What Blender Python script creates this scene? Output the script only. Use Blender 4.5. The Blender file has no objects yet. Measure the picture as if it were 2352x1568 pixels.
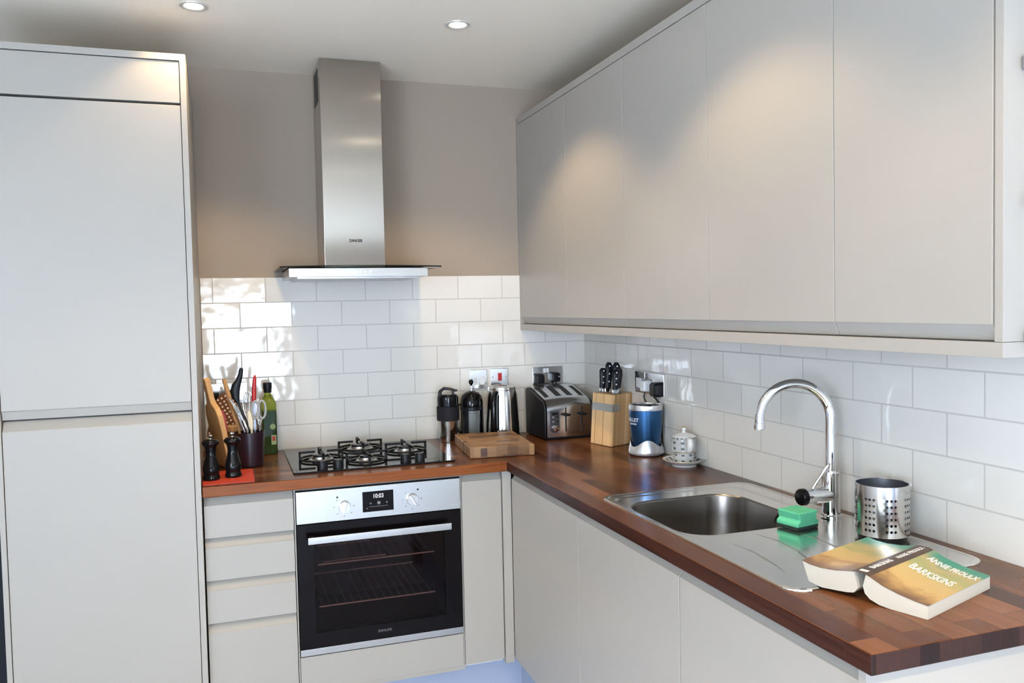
import bpy, bmesh, math, random
from mathutils import Vector, Matrix
PI = math.pi
random.seed(7)
S = bpy.context.scene
COL = S.collection

# ------------------------------------------------------------------ helpers
def link(o):
    COL.objects.link(o); return o

class B:
    """collects shapes into one bmesh, then links them as ONE mesh object"""
    def __init__(s): s.bm = bmesh.new(); s.mi = 0
    def _tag(s, fs):
        for f in fs: f.material_index = s.mi
    def box(s, x0, x1, y0, y1, z0, z1, bev=0.0, seg=2):
        if x0 > x1: x0, x1 = x1, x0
        if y0 > y1: y0, y1 = y1, y0
        if z0 > z1: z0, z1 = z1, z0
        vs = [s.bm.verts.new((x, y, z)) for x in (x0, x1) for y in (y0, y1) for z in (z0, z1)]
        idx = [(0,1,3,2),(4,6,7,5),(0,4,5,1),(2,3,7,6),(0,2,6,4),(1,5,7,3)]
        fs = [s.bm.faces.new([vs[i] for i in q]) for q in idx]
        s._tag(fs)
        if bev > 0:
            es = list({e for f in fs for e in f.edges})
            bmesh.ops.bevel(s.bm, geom=es, offset=bev, segments=seg, profile=0.5, affect='EDGES', clamp_overlap=True)
        return s
    def loops(s, rings, close=True, cap0=True, cap1=True):
        """skin consecutive rings of points"""
        R = [[s.bm.verts.new(p) for p in r] for r in rings]
        fs = []
        n = len(R[0])
        for a, b in zip(R[:-1], R[1:]):
            for i in range(n if close else n - 1):
                j = (i + 1) % n
                try: fs.append(s.bm.faces.new((a[i], a[j], b[j], b[i])))
                except ValueError: pass
        if cap0 and n > 2: fs.append(s.bm.faces.new(list(reversed(R[0]))))
        if cap1 and n > 2: fs.append(s.bm.faces.new(R[-1]))
        s._tag(fs)
        return R
    def sk(s, rings): s.loops(rings); return s
    def lathe(s, prof, seg=32, c=(0, 0, 0), ax=None, cap0=True, cap1=True):
        """prof [(r, z)] turned about an axis through c"""
        M = Matrix.Identity(3)
        if ax is not None:
            M = Vector((0, 0, 1)).rotation_difference(Vector(ax).normalized()).to_matrix()
        c = Vector(c)
        rings = []
        for r, z in prof:
            r = max(r, 1e-5)
            rings.append([c + M @ Vector((r*math.cos(2*PI*i/seg), r*math.sin(2*PI*i/seg), z)) for i in range(seg)])
        s.loops(rings, True, cap0, cap1)
        return s
    def cyl(s, p0, p1, r0, r1=None, seg=16):
        p0 = Vector(p0); p1 = Vector(p1); r1 = r0 if r1 is None else r1
        return s.lathe([(r0, 0), (r1, (p1-p0).length)], seg, p0, (p1-p0))
    def tube(s, path, r, seg=10, closed=False):
        P = [Vector(p) for p in path]; n = len(P)
        rr = r if isinstance(r, (list, tuple)) else [r]*n
        T = []
        for i in range(n):
            a = P[(i-1) % n] if (closed or i > 0) else P[i]
            b = P[(i+1) % n] if (closed or i < n-1) else P[i]
            T.append((b-a).normalized())
        up = Vector((0, 0, 1)) if abs(T[0].z) < .9 else Vector((1, 0, 0))
        N = (up - T[0]*up.dot(T[0])).normalized()
        rings = []
        for i in range(n):
            if i: N = (T[i-1].rotation_difference(T[i]) @ N)
            N = (N - T[i]*N.dot(T[i])).normalized()
            Bn = T[i].cross(N)
            rings.append([P[i] + rr[i]*(math.cos(2*PI*k/seg)*N + math.sin(2*PI*k/seg)*Bn) for k in range(seg)])
        if closed: rings.append(rings[0])
        s.loops(rings, True, not closed, not closed)
        if closed: bmesh.ops.remove_doubles(s.bm, verts=s.bm.verts, dist=1e-7)
        return s
    def prism(s, poly, a0, a1, axes='xyz'):
        """2-D polygon in the first two axes, extruded along the third"""
        ix = ['xyz'.index(c) for c in axes]
        def mk(p, a):
            v = [0, 0, 0]; v[ix[0]] = p[0]; v[ix[1]] = p[1]; v[ix[2]] = a; return Vector(v)
        s.loops([[mk(p, a0) for p in poly], [mk(p, a1) for p in poly]])
        return s
    def ball(s, c, r, sc=(1, 1, 1), seg=16, rings=10):
        c = Vector(c)
        R = []
        for j in range(1, rings):
            t = PI*j/rings
            R.append([c + Vector((r*sc[0]*math.sin(t)*math.cos(2*PI*i/seg), r*sc[1]*math.sin(t)*math.sin(2*PI*i/seg), -r*sc[2]*math.cos(t))) for i in range(seg)])
        s.loops(R)
        return s
    def xf(s, M):
        bmesh.ops.transform(s.bm, matrix=M, verts=s.bm.verts); return s
    def obj(s, name, mats, parent=None, loc=None, smooth=35, bevel=None):
        bmesh.ops.recalc_face_normals(s.bm, faces=s.bm.faces)
        me = bpy.data.meshes.new(name); s.bm.to_mesh(me); s.bm.free()
        for m in (mats if isinstance(mats, (list, tuple)) else [mats]): me.materials.append(m)
        if smooth:
            me.shade_smooth(); me.set_sharp_from_angle(angle=math.radians(smooth))
        o = link(bpy.data.objects.new(name, me))
        if parent: o.parent = parent
        if loc is not None: o.location = loc
        if bevel:
            b = o.modifiers.new('edge', 'BEVEL'); b.width = bevel; b.segments = 2; b.limit_method = 'ANGLE'; b.angle_limit = math.radians(40)
        if smooth:
            wn = o.modifiers.new('normals', 'WEIGHTED_NORMAL'); wn.weight = 80; wn.keep_sharp = True
        return o

def tag(o, label, cat, group=None):
    o['label'] = label; o['category'] = cat
    if group: o['group'] = group
    return o
def thing(name, label, cat, loc=(0, 0, 0), rz=0.0, group=None):
    o = link(bpy.data.objects.new(name, None)); o.location = loc; o.rotation_euler = (0, 0, rz)
    o.empty_display_size = 0.05
    return tag(o, label, cat, group)
def struct(o):
    o['kind'] = 'structure'; return o
def rrect(x0, x1, y0, y1, r, n=6):
    P = []
    for cx, cy, a in ((x1-r, y1-r, 0), (x0+r, y1-r, PI/2), (x0+r, y0+r, PI), (x1-r, y0+r, 1.5*PI)):
        for k in range(n+1):
            t = a + PI/2*k/n; P.append((cx + r*math.cos(t), cy + r*math.sin(t)))
    return P
def lettering(name, txt, size, M, m, parent, ext=0.0002, sx=1.0, align='CENTER', bold=0.0):
    cu = bpy.data.curves.new('tmp', 'FONT'); cu.body = txt; cu.size = size; cu.extrude = ext
    cu.align_x = align; cu.align_y = 'CENTER'; cu.resolution_u = 3; cu.offset = bold*size
    t = link(bpy.data.objects.new('tmp', cu))
    dg = bpy.context.evaluated_depsgraph_get()
    me = bpy.data.meshes.new_from_object(t.evaluated_get(dg))
    bpy.data.objects.remove(t); bpy.data.curves.remove(cu)
    me.transform(M @ Matrix.Diagonal((sx, 1, 1, 1)))
    me.materials.clear(); me.materials.append(m)
    o = link(bpy.data.objects.new(name, me)); o.parent = parent
    return o
def face_mat(origin, xdir, ydir):
    x = Vector(xdir).normalized(); y = Vector(ydir).normalized(); z = x.cross(y)
    M = Matrix((x, y, z)).transposed().to_4x4(); M.translation = Vector(origin); return M

# ------------------------------------------------------------------ materials
def new_mat(name):
    m = bpy.data.materials.new(name); m.use_nodes = True
    nt = m.node_tree; return m, nt, nt.nodes['Principled BSDF']
def sock(b, n, v):
    if n in b.inputs: b.inputs[n].default_value = v
def pbr(name, col, rough=.5, metal=0.0, spec=.5, coat=0.0, var=.04, scale=9.0, bump=0.0, bscale=200.0, trans=0.0, ior=1.45, aniso=0.0, stretch=(1, 1, 1), sheen=0.0, tangent=None):
    m, nt, b = new_mat(name)
    N, L = nt.nodes, nt.links
    tc = N.new('ShaderNodeTexCoord'); mp = N.new('ShaderNodeMapping'); mp.inputs['Scale'].default_value = stretch
    L.new(tc.outputs['Object'], mp.inputs['Vector'])
    nz = N.new('ShaderNodeTexNoise'); nz.inputs['Scale'].default_value = scale; nz.inputs['Detail'].default_value = 3
    L.new(mp.outputs[0], nz.inputs['Vector'])
    rp = N.new('ShaderNodeMix'); rp.data_type = 'RGBA'
    rp.inputs['A'].default_value = (*[c*(1-var) for c in col], 1); rp.inputs['B'].default_value = (*[min(1, c*(1+var)) for c in col], 1)
    L.new(nz.outputs['Fac'], rp.inputs['Factor']); L.new(rp.outputs['Result'], b.inputs['Base Color'])
    mr = N.new('ShaderNodeMapRange'); mr.inputs['To Min'].default_value = max(0.0, rough*.96); mr.inputs['To Max'].default_value = min(1, rough*1.04)
    L.new(nz.outputs['Fac'], mr.inputs['Value']); L.new(mr.outputs['Result'], b.inputs['Roughness'])
    sock(b, 'Metallic', metal); sock(b, 'Specular IOR Level', spec); sock(b, 'Coat Weight', coat); sock(b, 'Coat Roughness', .05)
    sock(b, 'Transmission Weight', trans); sock(b, 'IOR', ior); sock(b, 'Anisotropic', aniso); sock(b, 'Sheen Weight', sheen)
    if tangent:
        tg = N.new('ShaderNodeCombineXYZ'); tg.inputs[0].default_value = 1.0; L.new(tg.outputs[0], b.inputs['Tangent'])
    if bump > 0:
        n2 = N.new('ShaderNodeTexNoise'); n2.inputs['Scale'].default_value = bscale; n2.inputs['Detail'].default_value = 2
        L.new(mp.outputs[0], n2.inputs['Vector'])
        bp = N.new('ShaderNodeBump'); bp.inputs['Strength'].default_value = bump; bp.inputs['Distance'].default_value = .002
        L.new(n2.outputs['Fac'], bp.inputs['Height']); L.new(bp.outputs[0], b.inputs['Normal'])
    return m
def emit(name, col, st):
    m, nt, b = new_mat(name)
    sock(b, 'Base Color', (0, 0, 0, 1)); b.inputs['Emission Color'].default_value = (*col, 1); b.inputs['Emission Strength'].default_value = st
    return m
def glassy(name, tint, gloss=.03, fac=.9, ior=1.5):
    """thin sheet: tinted see-through + mirror by fresnel"""
    m = bpy.data.materials.new(name); m.use_nodes = True; nt = m.node_tree; N, L = nt.nodes, nt.links
    N.remove(N['Principled BSDF'])
    t = N.new('ShaderNodeBsdfTransparent'); g = N.new('ShaderNodeBsdfGlossy'); g.inputs['Roughness'].default_value = gloss
    t.inputs['Color'].default_value = (*tint, 1)
    fr = N.new('ShaderNodeFresnel'); fr.inputs['IOR'].default_value = ior
    mx = N.new('ShaderNodeMixShader'); L.new(fr.outputs[0], mx.inputs['Fac']); L.new(t.outputs[0], mx.inputs[1]); L.new(g.outputs[0], mx.inputs[2])
    L.new(mx.outputs[0], N['Material Output'].inputs['Surface'])
    return m

H_T, W_T, Z7 = 0.1017, 0.203, 1.315 - 4*0.1017
def tile_mat(name, axis, org, sign):
    m, nt, b = new_mat(name); N, L = nt.nodes, nt.links
    g = N.new('ShaderNodeNewGeometry'); sp = N.new('ShaderNodeSeparateXYZ'); L.new(g.outputs['Position'], sp.inputs[0])
    def math_(op, a, bb):
        n = N.new('ShaderNodeMath'); n.operation = op
        for i, v in enumerate((a, bb)):
            if isinstance(v, (int, float)): n.inputs[i].default_value = v
            else: L.new(v, n.inputs[i])
        return n.outputs[0]
    u = math_('MULTIPLY', math_('SUBTRACT', sp.outputs[axis], org), sign)
    u = math_('ADD', u, W_T*40)
    v = math_('SUBTRACT', sp.outputs['Z'], Z7 - H_T*10)
    cb = N.new('ShaderNodeCombineXYZ'); L.new(u, cb.inputs[0]); L.new(v, cb.inputs[1])
    bk = N.new('ShaderNodeTexBrick'); L.new(cb.outputs[0], bk.inputs['Vector'])
    bk.offset = .5; bk.offset_frequency = 2; bk.squash = 1
    for k, val in (('Scale', 1.0), ('Mortar Size', .0021), ('Mortar Smooth', .05), ('Brick Width', W_T), ('Row Height', H_T), ('Bias', 0.0)): bk.inputs[k].default_value = val
    bk.inputs['Color1'].default_value = (0, 0, 0, 1); bk.inputs['Color2'].default_value = (1, 1, 1, 1); bk.inputs['Mortar'].default_value = (.5, .5, .5, 1)
    mx = N.new('ShaderNodeMix'); mx.data_type = 'RGBA'
    mx.inputs['A'].default_value = (.70, .668, .61, 1); mx.inputs['B'].default_value = (.50, .475, .44, 1)
    L.new(bk.outputs['Fac'], mx.inputs['Factor']); L.new(mx.outputs['Result'], b.inputs['Base Color'])
    mr = N.new('ShaderNodeMapRange'); mr.inputs['To Min'].default_value = .07; mr.inputs['To Max'].default_value = .85
    L.new(bk.outputs['Fac'], mr.inputs['Value']); L.new(mr.outputs['Result'], b.inputs['Roughness'])
    # every tile sits a touch out of true and its glaze ripples
    wn = N.new('ShaderNodeTexWhiteNoise'); wn.noise_dimensions = '3D'
    sc = N.new('ShaderNodeVectorMath'); sc.operation = 'SCALE'; sc.inputs['Scale'].default_value = 37.0
    L.new(bk.outputs['Color'], sc.inputs[0]); L.new(sc.outputs[0], wn.inputs['Vector'])
    sb = N.new('ShaderNodeVectorMath'); sb.operation = 'SUBTRACT'; sb.inputs[1].default_value = (.5, .5, .5); L.new(wn.outputs['Color'], sb.inputs[0])
    s2 = N.new('ShaderNodeVectorMath'); s2.operation = 'SCALE'; s2.inputs['Scale'].default_value = .035; L.new(sb.outputs[0], s2.inputs[0])
    nz = N.new('ShaderNodeTexNoise'); nz.inputs['Scale'].default_value = 16; nz.inputs['Detail'].default_value = 1; L.new(cb.outputs[0], nz.inputs['Vector'])
    hh = N.new('ShaderNodeMath'); hh.operation = 'MULTIPLY_ADD'; L.new(bk.outputs['Fac'], hh.inputs[0]); hh.inputs[1].default_value = -.45; L.new(nz.outputs['Fac'], hh.inputs[2])
    bp = N.new('ShaderNodeBump'); bp.inputs['Strength'].default_value = .5; bp.inputs['Distance'].default_value = .0022; L.new(hh.outputs[0], bp.inputs['Height'])
    ad = N.new('ShaderNodeVectorMath'); ad.operation = 'ADD'; L.new(bp.outputs[0], ad.inputs[0]); L.new(s2.outputs[0], ad.inputs[1])
    nm = N.new('ShaderNodeVectorMath'); nm.operation = 'NORMALIZE'; L.new(ad.outputs[0], nm.inputs[0]); L.new(nm.outputs[0], b.inputs['Normal'])
    return m

def wood_mat(name, cols, along, bw=.42, rh=.043, rough=.3, grain=60.0, split=None, gr=.5, mort=(.06, .02, .01), gap=.0005, spec=.4):
    """glued staves with grain; along = axis of the staves"""
    m, nt, b = new_mat(name); N, L = nt.nodes, nt.links
    tc = N.new('ShaderNodeTexCoord'); sp = N.new('ShaderNodeSeparateXYZ'); L.new(tc.outputs['Object'], sp.inputs[0])
    def comb(al):
        c = N.new('ShaderNodeCombineXYZ'); o = {'X': ('X', 'Y', 'Z'), 'Y': ('Y', 'X', 'Z'), 'Z': ('Z', 'X', 'Y')}[al]
        for i, k in enumerate(o): L.new(sp.outputs[k], c.inputs[i])
        return c.outputs[0]
    vec = comb(along)
    if split is not None:
        lt = N.new('ShaderNodeMath'); lt.operation = 'LESS_THAN'; lt.inputs[1].default_value = split; L.new(sp.outputs['X'], lt.inputs[0])
        mv = N.new('ShaderNodeMix'); mv.data_type = 'VECTOR'; L.new(lt.outputs[0], mv.inputs['Factor']); L.new(vec, mv.inputs[4]); L.new(comb('X'), mv.inputs[5])
        vec = mv.outputs[1]
    of = N.new('ShaderNodeVectorMath'); of.operation = 'ADD'; of.inputs[1].default_value = (10.13, 10.021, 10); L.new(vec, of.inputs[0]); vec = of.outputs[0]
    bk = N.new('ShaderNodeTexBrick'); L.new(vec, bk.inputs['Vector']); bk.offset = .37; bk.offset_frequency = 2
    for k, val in (('Scale', 1.0), ('Mortar Size', gap), ('Mortar Smooth', .2), ('Brick Width', bw), ('Row Height', rh), ('Bias', 0.0)): bk.inputs[k].default_value = val
    bk.inputs['Color1'].default_value = (0, 0, 0, 1); bk.inputs['Color2'].default_value = (1, 1, 1, 1); bk.inputs['Mortar'].default_value = (.4, .4, .4, 1)
    mp = N.new('ShaderNodeMapping'); mp.inputs['Scale'].default_value = (3.5, grain, grain); L.new(vec, mp.inputs['Vector'])
    # shift the grain from stave to stave
    sh = N.new('ShaderNodeVectorMath'); sh.operation = 'MULTIPLY_ADD'; sh.inputs[1].default_value = (9, 9, 9); L.new(bk.outputs['Color'], sh.inputs[0]); L.new(mp.outputs[0], sh.inputs[2])
    nz = N.new('ShaderNodeTexNoise'); nz.inputs['Scale'].default_value = 1.0; nz.inputs['Detail'].default_value = 5; nz.inputs['Distortion'].default_value = .6; L.new(sh.outputs[0], nz.inputs['Vector'])
    mt = N.new('ShaderNodeMix'); mt.data_type = 'FLOAT'; mt.inputs['Factor'].default_value = gr
    sx = N.new('ShaderNodeSeparateColor'); L.new(bk.outputs['Color'], sx.inputs[0])
    L.new(sx.outputs[0], mt.inputs[2]); L.new(nz.outputs['Fac'], mt.inputs[3])
    cr = N.new('ShaderNodeValToRGB'); e = cr.color_ramp.elements
    e[0].position = .2; e[0].color = (*cols[0], 1); e[1].position = .8; e[1].color = (*cols[-1], 1)
    if len(cols) == 3: k = e.new(.5); k.color = (*cols[1], 1)
    L.new(mt.outputs[0], cr.inputs[0])
    mx = N.new('ShaderNodeMix'); mx.data_type = 'RGBA'; mx.inputs['B'].default_value = (*mort, 1); L.new(bk.outputs['Fac'], mx.inputs['Factor']); L.new(cr.outputs[0], mx.inputs['A'])
    L.new(mx.outputs['Result'], b.inputs['Base Color'])
    sock(b, 'Specular IOR Level', spec)
    mr = N.new('ShaderNodeMapRange'); mr.inputs['To Min'].default_value = rough*.75; mr.inputs['To Max'].default_value = rough*1.3; L.new(nz.outputs['Fac'], mr.inputs['Value']); L.new(mr.outputs['Result'], b.inputs['Roughness'])
    bp = N.new('ShaderNodeBump'); bp.inputs['Strength'].default_value = .12; bp.inputs['Distance'].default_value = .001; L.new(nz.outputs['Fac'], bp.inputs['Height']); L.new(bp.outputs[0], b.inputs['Normal'])
    return m

M_ceil = pbr('ceiling_paint', (.94, .85, .70), .9, spec=.2, var=.015, bump=.05)
M_wall = pbr('taupe_paint', (.335, .272, .215), .8, spec=.25, var=.02, scale=4, bump=.06)
M_rear = pbr('rear_wall_paint', (.86, .84, .80), .9, spec=.2)
M_floor = pbr('blue_bounce_floor', (.50, .62, .86), .35, var=.05, scale=3)  # unseen floor, tinted blue so its bounce cools the lower fronts
M_dark = pbr('unlit_opening_black', (.008, .009, .016), .7)  # darkness of the unlit opening put into the colour
M_tile_b = tile_mat('white_metro_tile_back', 'X', -1.6228 - .5*W_T, 1)
M_tile_r = tile_mat('white_metro_tile_side', 'Y', -0.9453, -1)
M_cab = pbr('cashmere_lacquer', (.342, .315, .278), .36, spec=.45, var=.012, scale=3)
M_cabin = pbr('cabinet_core', (.60, .59, .57), .6)
M_gap = pbr('shadow_gap_core', (.05, .045, .04), .8)
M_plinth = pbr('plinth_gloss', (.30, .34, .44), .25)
M_top = wood_mat('walnut_staves', [(.045, .0145, .0065), (.098, .035, .0135), (.182, .074, .031)], 'Y', .34, .056, .22, 40, split=-.6165, gr=.42, spec=.2)
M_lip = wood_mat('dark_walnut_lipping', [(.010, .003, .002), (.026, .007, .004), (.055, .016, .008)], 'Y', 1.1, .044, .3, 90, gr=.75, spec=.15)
M_end = wood_mat('walnut_end_grain', [(.014, .008, .007), (.024, .012, .010), (.042, .020, .015)], 'Y', .3, .044, .45, 150, gr=.5, spec=.15)
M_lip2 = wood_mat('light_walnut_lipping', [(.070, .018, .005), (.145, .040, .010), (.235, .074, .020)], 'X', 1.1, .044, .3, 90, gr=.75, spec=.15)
M_steel = pbr('brushed_steel', (.47, .46, .445), .27, 1.0, var=.03, scale=6, aniso=.6, stretch=(1, 1, 40), tangent='Z')
M_steelh = pbr('brushed_steel_hood', (.43, .40, .365), .15, 1.0, var=.05, scale=5, aniso=.9, tangent='Z')
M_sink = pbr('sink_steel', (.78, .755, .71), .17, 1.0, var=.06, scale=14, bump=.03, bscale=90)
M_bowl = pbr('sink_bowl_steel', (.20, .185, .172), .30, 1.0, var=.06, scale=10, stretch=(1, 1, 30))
M_chrome = pbr('chrome', (.78, .78, .79), .05, 1.0, var=.01)
M_alu = pbr('cast_aluminium', (.50, .49, .48), .33, 1.0)
M_silver = pbr('silver_plastic', (.62, .63, .66), .32, .75, var=.02)
M_blk = pbr('black_plastic', (.009, .009, .011), .32, spec=.22)
M_blkg = pbr('gloss_black', (.004, .004, .005), .09, spec=.3)
M_iron = pbr('cast_iron', (.009, .009, .010), .5, spec=.2)
M_hob = pbr('black_glass', (.006, .0065, .008), .04, spec=.5, coat=.0, var=.01)
M_rub = pbr('dark_rubber', (.014, .013, .017), .7, spec=.2)
M_wht = pbr('white_plastic', (.78, .78, .78), .35)
M_red = pbr('red_plastic', (.38, .012, .012), .3)
M_redr = pbr('red_switch', (.42, .006, .008), .25)
M_mat = pbr('red_mat', (.46, .05, .027), .42, bump=.1, bscale=300)
M_plum = pbr('plum_ceramic', (.017, .006, .012), .3)
M_ovg = glassy('oven_door_glass', (.60, .50, .49), .02, ior=1.22)
M_ovfr = pbr('oven_black_glass', (.004, .003, .0035), .06, spec=.14)
M_ovin = pbr('oven_enamel', (.035, .026, .026), .4)
M_rack = pbr('oven_rack_wire', (.80, .74, .70), .4, .2)
M_clock = emit('clock_digits', (.95, .98, 1.0), 1.3)
M_grey = pbr('grey_print', (.16, .16, .17), .6)
M_logo = pbr('dark_print', (.012, .010, .008), .9, spec=.0)
M_lens = emit('lamp_lens', (1.0, .88, .68), 22.0)
M_ring = pbr('downlight_ring', (.72, .70, .66), .3, .4)
M_canopy = glassy('hood_glass', (.60, .66, .63), .02, ior=1.6)
M_bamboo = wood_mat('bamboo', [(.42, .235, .095), (.56, .345, .16), (.68, .46, .24)], 'Z', 2.0, .012, .4, 45, gr=.35, mort=(.34, .18, .07))
M_board = wood_mat('end_grain_board', [(.10, .05, .022), (.21, .115, .053), (.29, .165, .078)], 'X', .043, .036, .5, 45, gr=.35, mort=(.2, .1, .045))
M_bsd = pbr('board_dark_peg', (.075, .035, .025), .5, var=.3, scale=40)
M_padl = wood_mat('beech', [(.50, .27, .10), (.58, .33, .13), (.63, .39, .17)], 'Z', 2.0, .3, .45, 40, gr=.7)
M_spoon = wood_mat('olive_wood', [(.40, .20, .07), (.50, .28, .11)], 'Z', 2.0, .3, .5, 60, gr=.8)
M_blue = pbr('metallic_blue', (.035, .115, .27), .26, .85, var=.03)
M_silp = pbr('pale_silver', (.66, .67, .69), .22, .8)
M_print = pbr('white_print', (.7, .74, .8), .5)
M_porc = pbr('porcelain', (.72, .715, .69), .15, coat=.4)
M_porc2 = pbr('grey_porcelain', (.44, .45, .445), .15, coat=.4, var=.12, scale=220)
M_holdin = pbr('darkened_steel', (.20, .21, .24), .35, .9)  # holder's interior shade put into a darker steel, shared by a knife blade
M_grid = pbr('grey_transfer', (.10, .115, .12), .25)
M_gold = pbr('gold_rim', (.52, .40, .17), .35, .6)
M_green = pbr('bottle_glass', (.50, .62, .04), .04, spec=.5, var=.1, scale=5, trans=.85)
M_grnd = pbr('bottle_glass_full', (.085, .16, .035), .04, spec=.5, var=.15, scale=8, trans=.8)
M_lab = pbr('bottle_label', (.30, .36, .17), .55)
M_spng = pbr('green_foam', (.11, .46, .275), .95, var=.1, scale=60, bump=.6, bscale=500, spec=.1)
M_scour = pbr('dark_scourer', (.010, .022, .018), .95, bump=.8, bscale=600)
M_page = pbr('book_paper', (.46, .435, .38), .85, var=.06, scale=2, stretch=(1, 1, 420), spec=.15)
M_steelk = pbr('polished_steel', (.60, .58, .55), .16, 1.0, var=.02)
M_glass = glassy('clear_glass', (.93, .95, .95), .02, ior=1.45)
M_brack = pbr('grey_bracket', (.26, .25, .26), .45, .5)
M_knifeh = pbr('knife_handle', (.009, .009, .012), .3, spec=.25)
M_cream = pbr('cream_silicone', (.66, .58, .42), .55)
M_scis = pbr('grey_grip', (.30, .30, .30), .5)
M_pink = pbr('pink_cloth', (.55, .10, .16), .85, var=.5, scale=70)
M_jar = pbr('brown_glass', (.16, .075, .05), .12, coat=.4)
M_outl = pbr('socket_steel', (.62, .62, .62), .2, 1.0)

# spotted oven glove cloth
def spots_mat():
    m, nt, b = new_mat('spotted_cloth'); N, L = nt.nodes, nt.links
    tc = N.new('ShaderNodeTexCoord'); mp = N.new('ShaderNodeMapping'); L.new(tc.outputs['Object'], mp.inputs[0]); mp.inputs['Scale'].default_value = (66, 66, 66); mp.inputs['Rotation'].default_value = (0, .5, 0)
    sp = N.new('ShaderNodeSeparateXYZ'); L.new(mp.outputs[0], sp.inputs[0]); cb = N.new('ShaderNodeCombineXYZ'); L.new(sp.outputs[0], cb.inputs[0]); L.new(sp.outputs[2], cb.inputs[1])
    vo = N.new('ShaderNodeTexVoronoi'); vo.voronoi_dimensions = '2D'; vo.inputs['Scale'].default_value = 1; vo.inputs['Randomness'].default_value = .15; L.new(cb.outputs[0], vo.inputs['Vector'])
    lt = N.new('ShaderNodeMath'); lt.operation = 'LESS_THAN'; lt.inputs[1].default_value = .26; L.new(vo.outputs['Distance'], lt.inputs[0])
    mx = N.new('ShaderNodeMix'); mx.data_type = 'RGBA'; mx.inputs['A'].default_value = (.17, .055, .02, 1); mx.inputs['B'].default_value = (.72, .62, .48, 1)
    L.new(lt.outputs[0], mx.inputs['Factor']); L.new(mx.outputs['Result'], b.inputs['Base Color']); b.inputs['Roughness'].default_value = .9
    return m
M_spot = spots_mat()
# landscape printed on the book cover (object x runs along the spine, y away from it)
def cover_mat():
    m, nt, b = new_mat('landscape_print'); N, L = nt.nodes, nt.links
    tc = N.new('ShaderNodeTexCoord'); mp = N.new('ShaderNodeMapping'); L.new(tc.outputs['Object'], mp.inputs[0])
    nz = N.new('ShaderNodeTexNoise'); nz.inputs['Scale'].default_value = 21; nz.inputs['Detail'].default_value = 6; L.new(mp.outputs[0], nz.inputs['Vector'])
    sp = N.new('ShaderNodeSeparateXYZ'); L.new(tc.outputs['Object'], sp.inputs[0])
    ma = N.new('ShaderNodeMath'); ma.operation = 'MULTIPLY_ADD'; ma.inputs[1].default_value = 4.1; ma.inputs[2].default_value = .02; L.new(sp.outputs[0], ma.inputs[0])
    ad = N.new('ShaderNodeMath'); ad.operation = 'MULTIPLY_ADD'; ad.inputs[1].default_value = .62; L.new(nz.outputs['Fac'], ad.inputs[0]); L.new(ma.outputs[0], ad.inputs[2])
    sb = N.new('ShaderNodeMath'); sb.operation = 'SUBTRACT'; sb.inputs[1].default_value = .31; L.new(ad.outputs[0], sb.inputs[0])
    cr = N.new('ShaderNodeValToRGB'); e = cr.color_ramp.elements
    e[0].position = .06; e[0].color = (.13, .065, .025, 1); e[1].position = .96; e[1].color = (.03, .20, .13, 1)
    for p, c in ((.2, (.30, .17, .05)), (.30, (.44, .29, .10)), (.50, (.43, .31, .11)), (.66, (.27, .27, .10)), (.80, (.36, .28, .11))):
        k = e.new(p); k.color = (*c, 1)
    L.new(sb.outputs[0], cr.inputs[0]); L.new(cr.outputs[0], b.inputs['Base Color']); b.inputs['Roughness'].default_value = .33
    return m
M_cover = cover_mat()
M_spine = pbr('dark_spine_print', (.06, .035, .02), .4, var=.8, scale=60)

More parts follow.
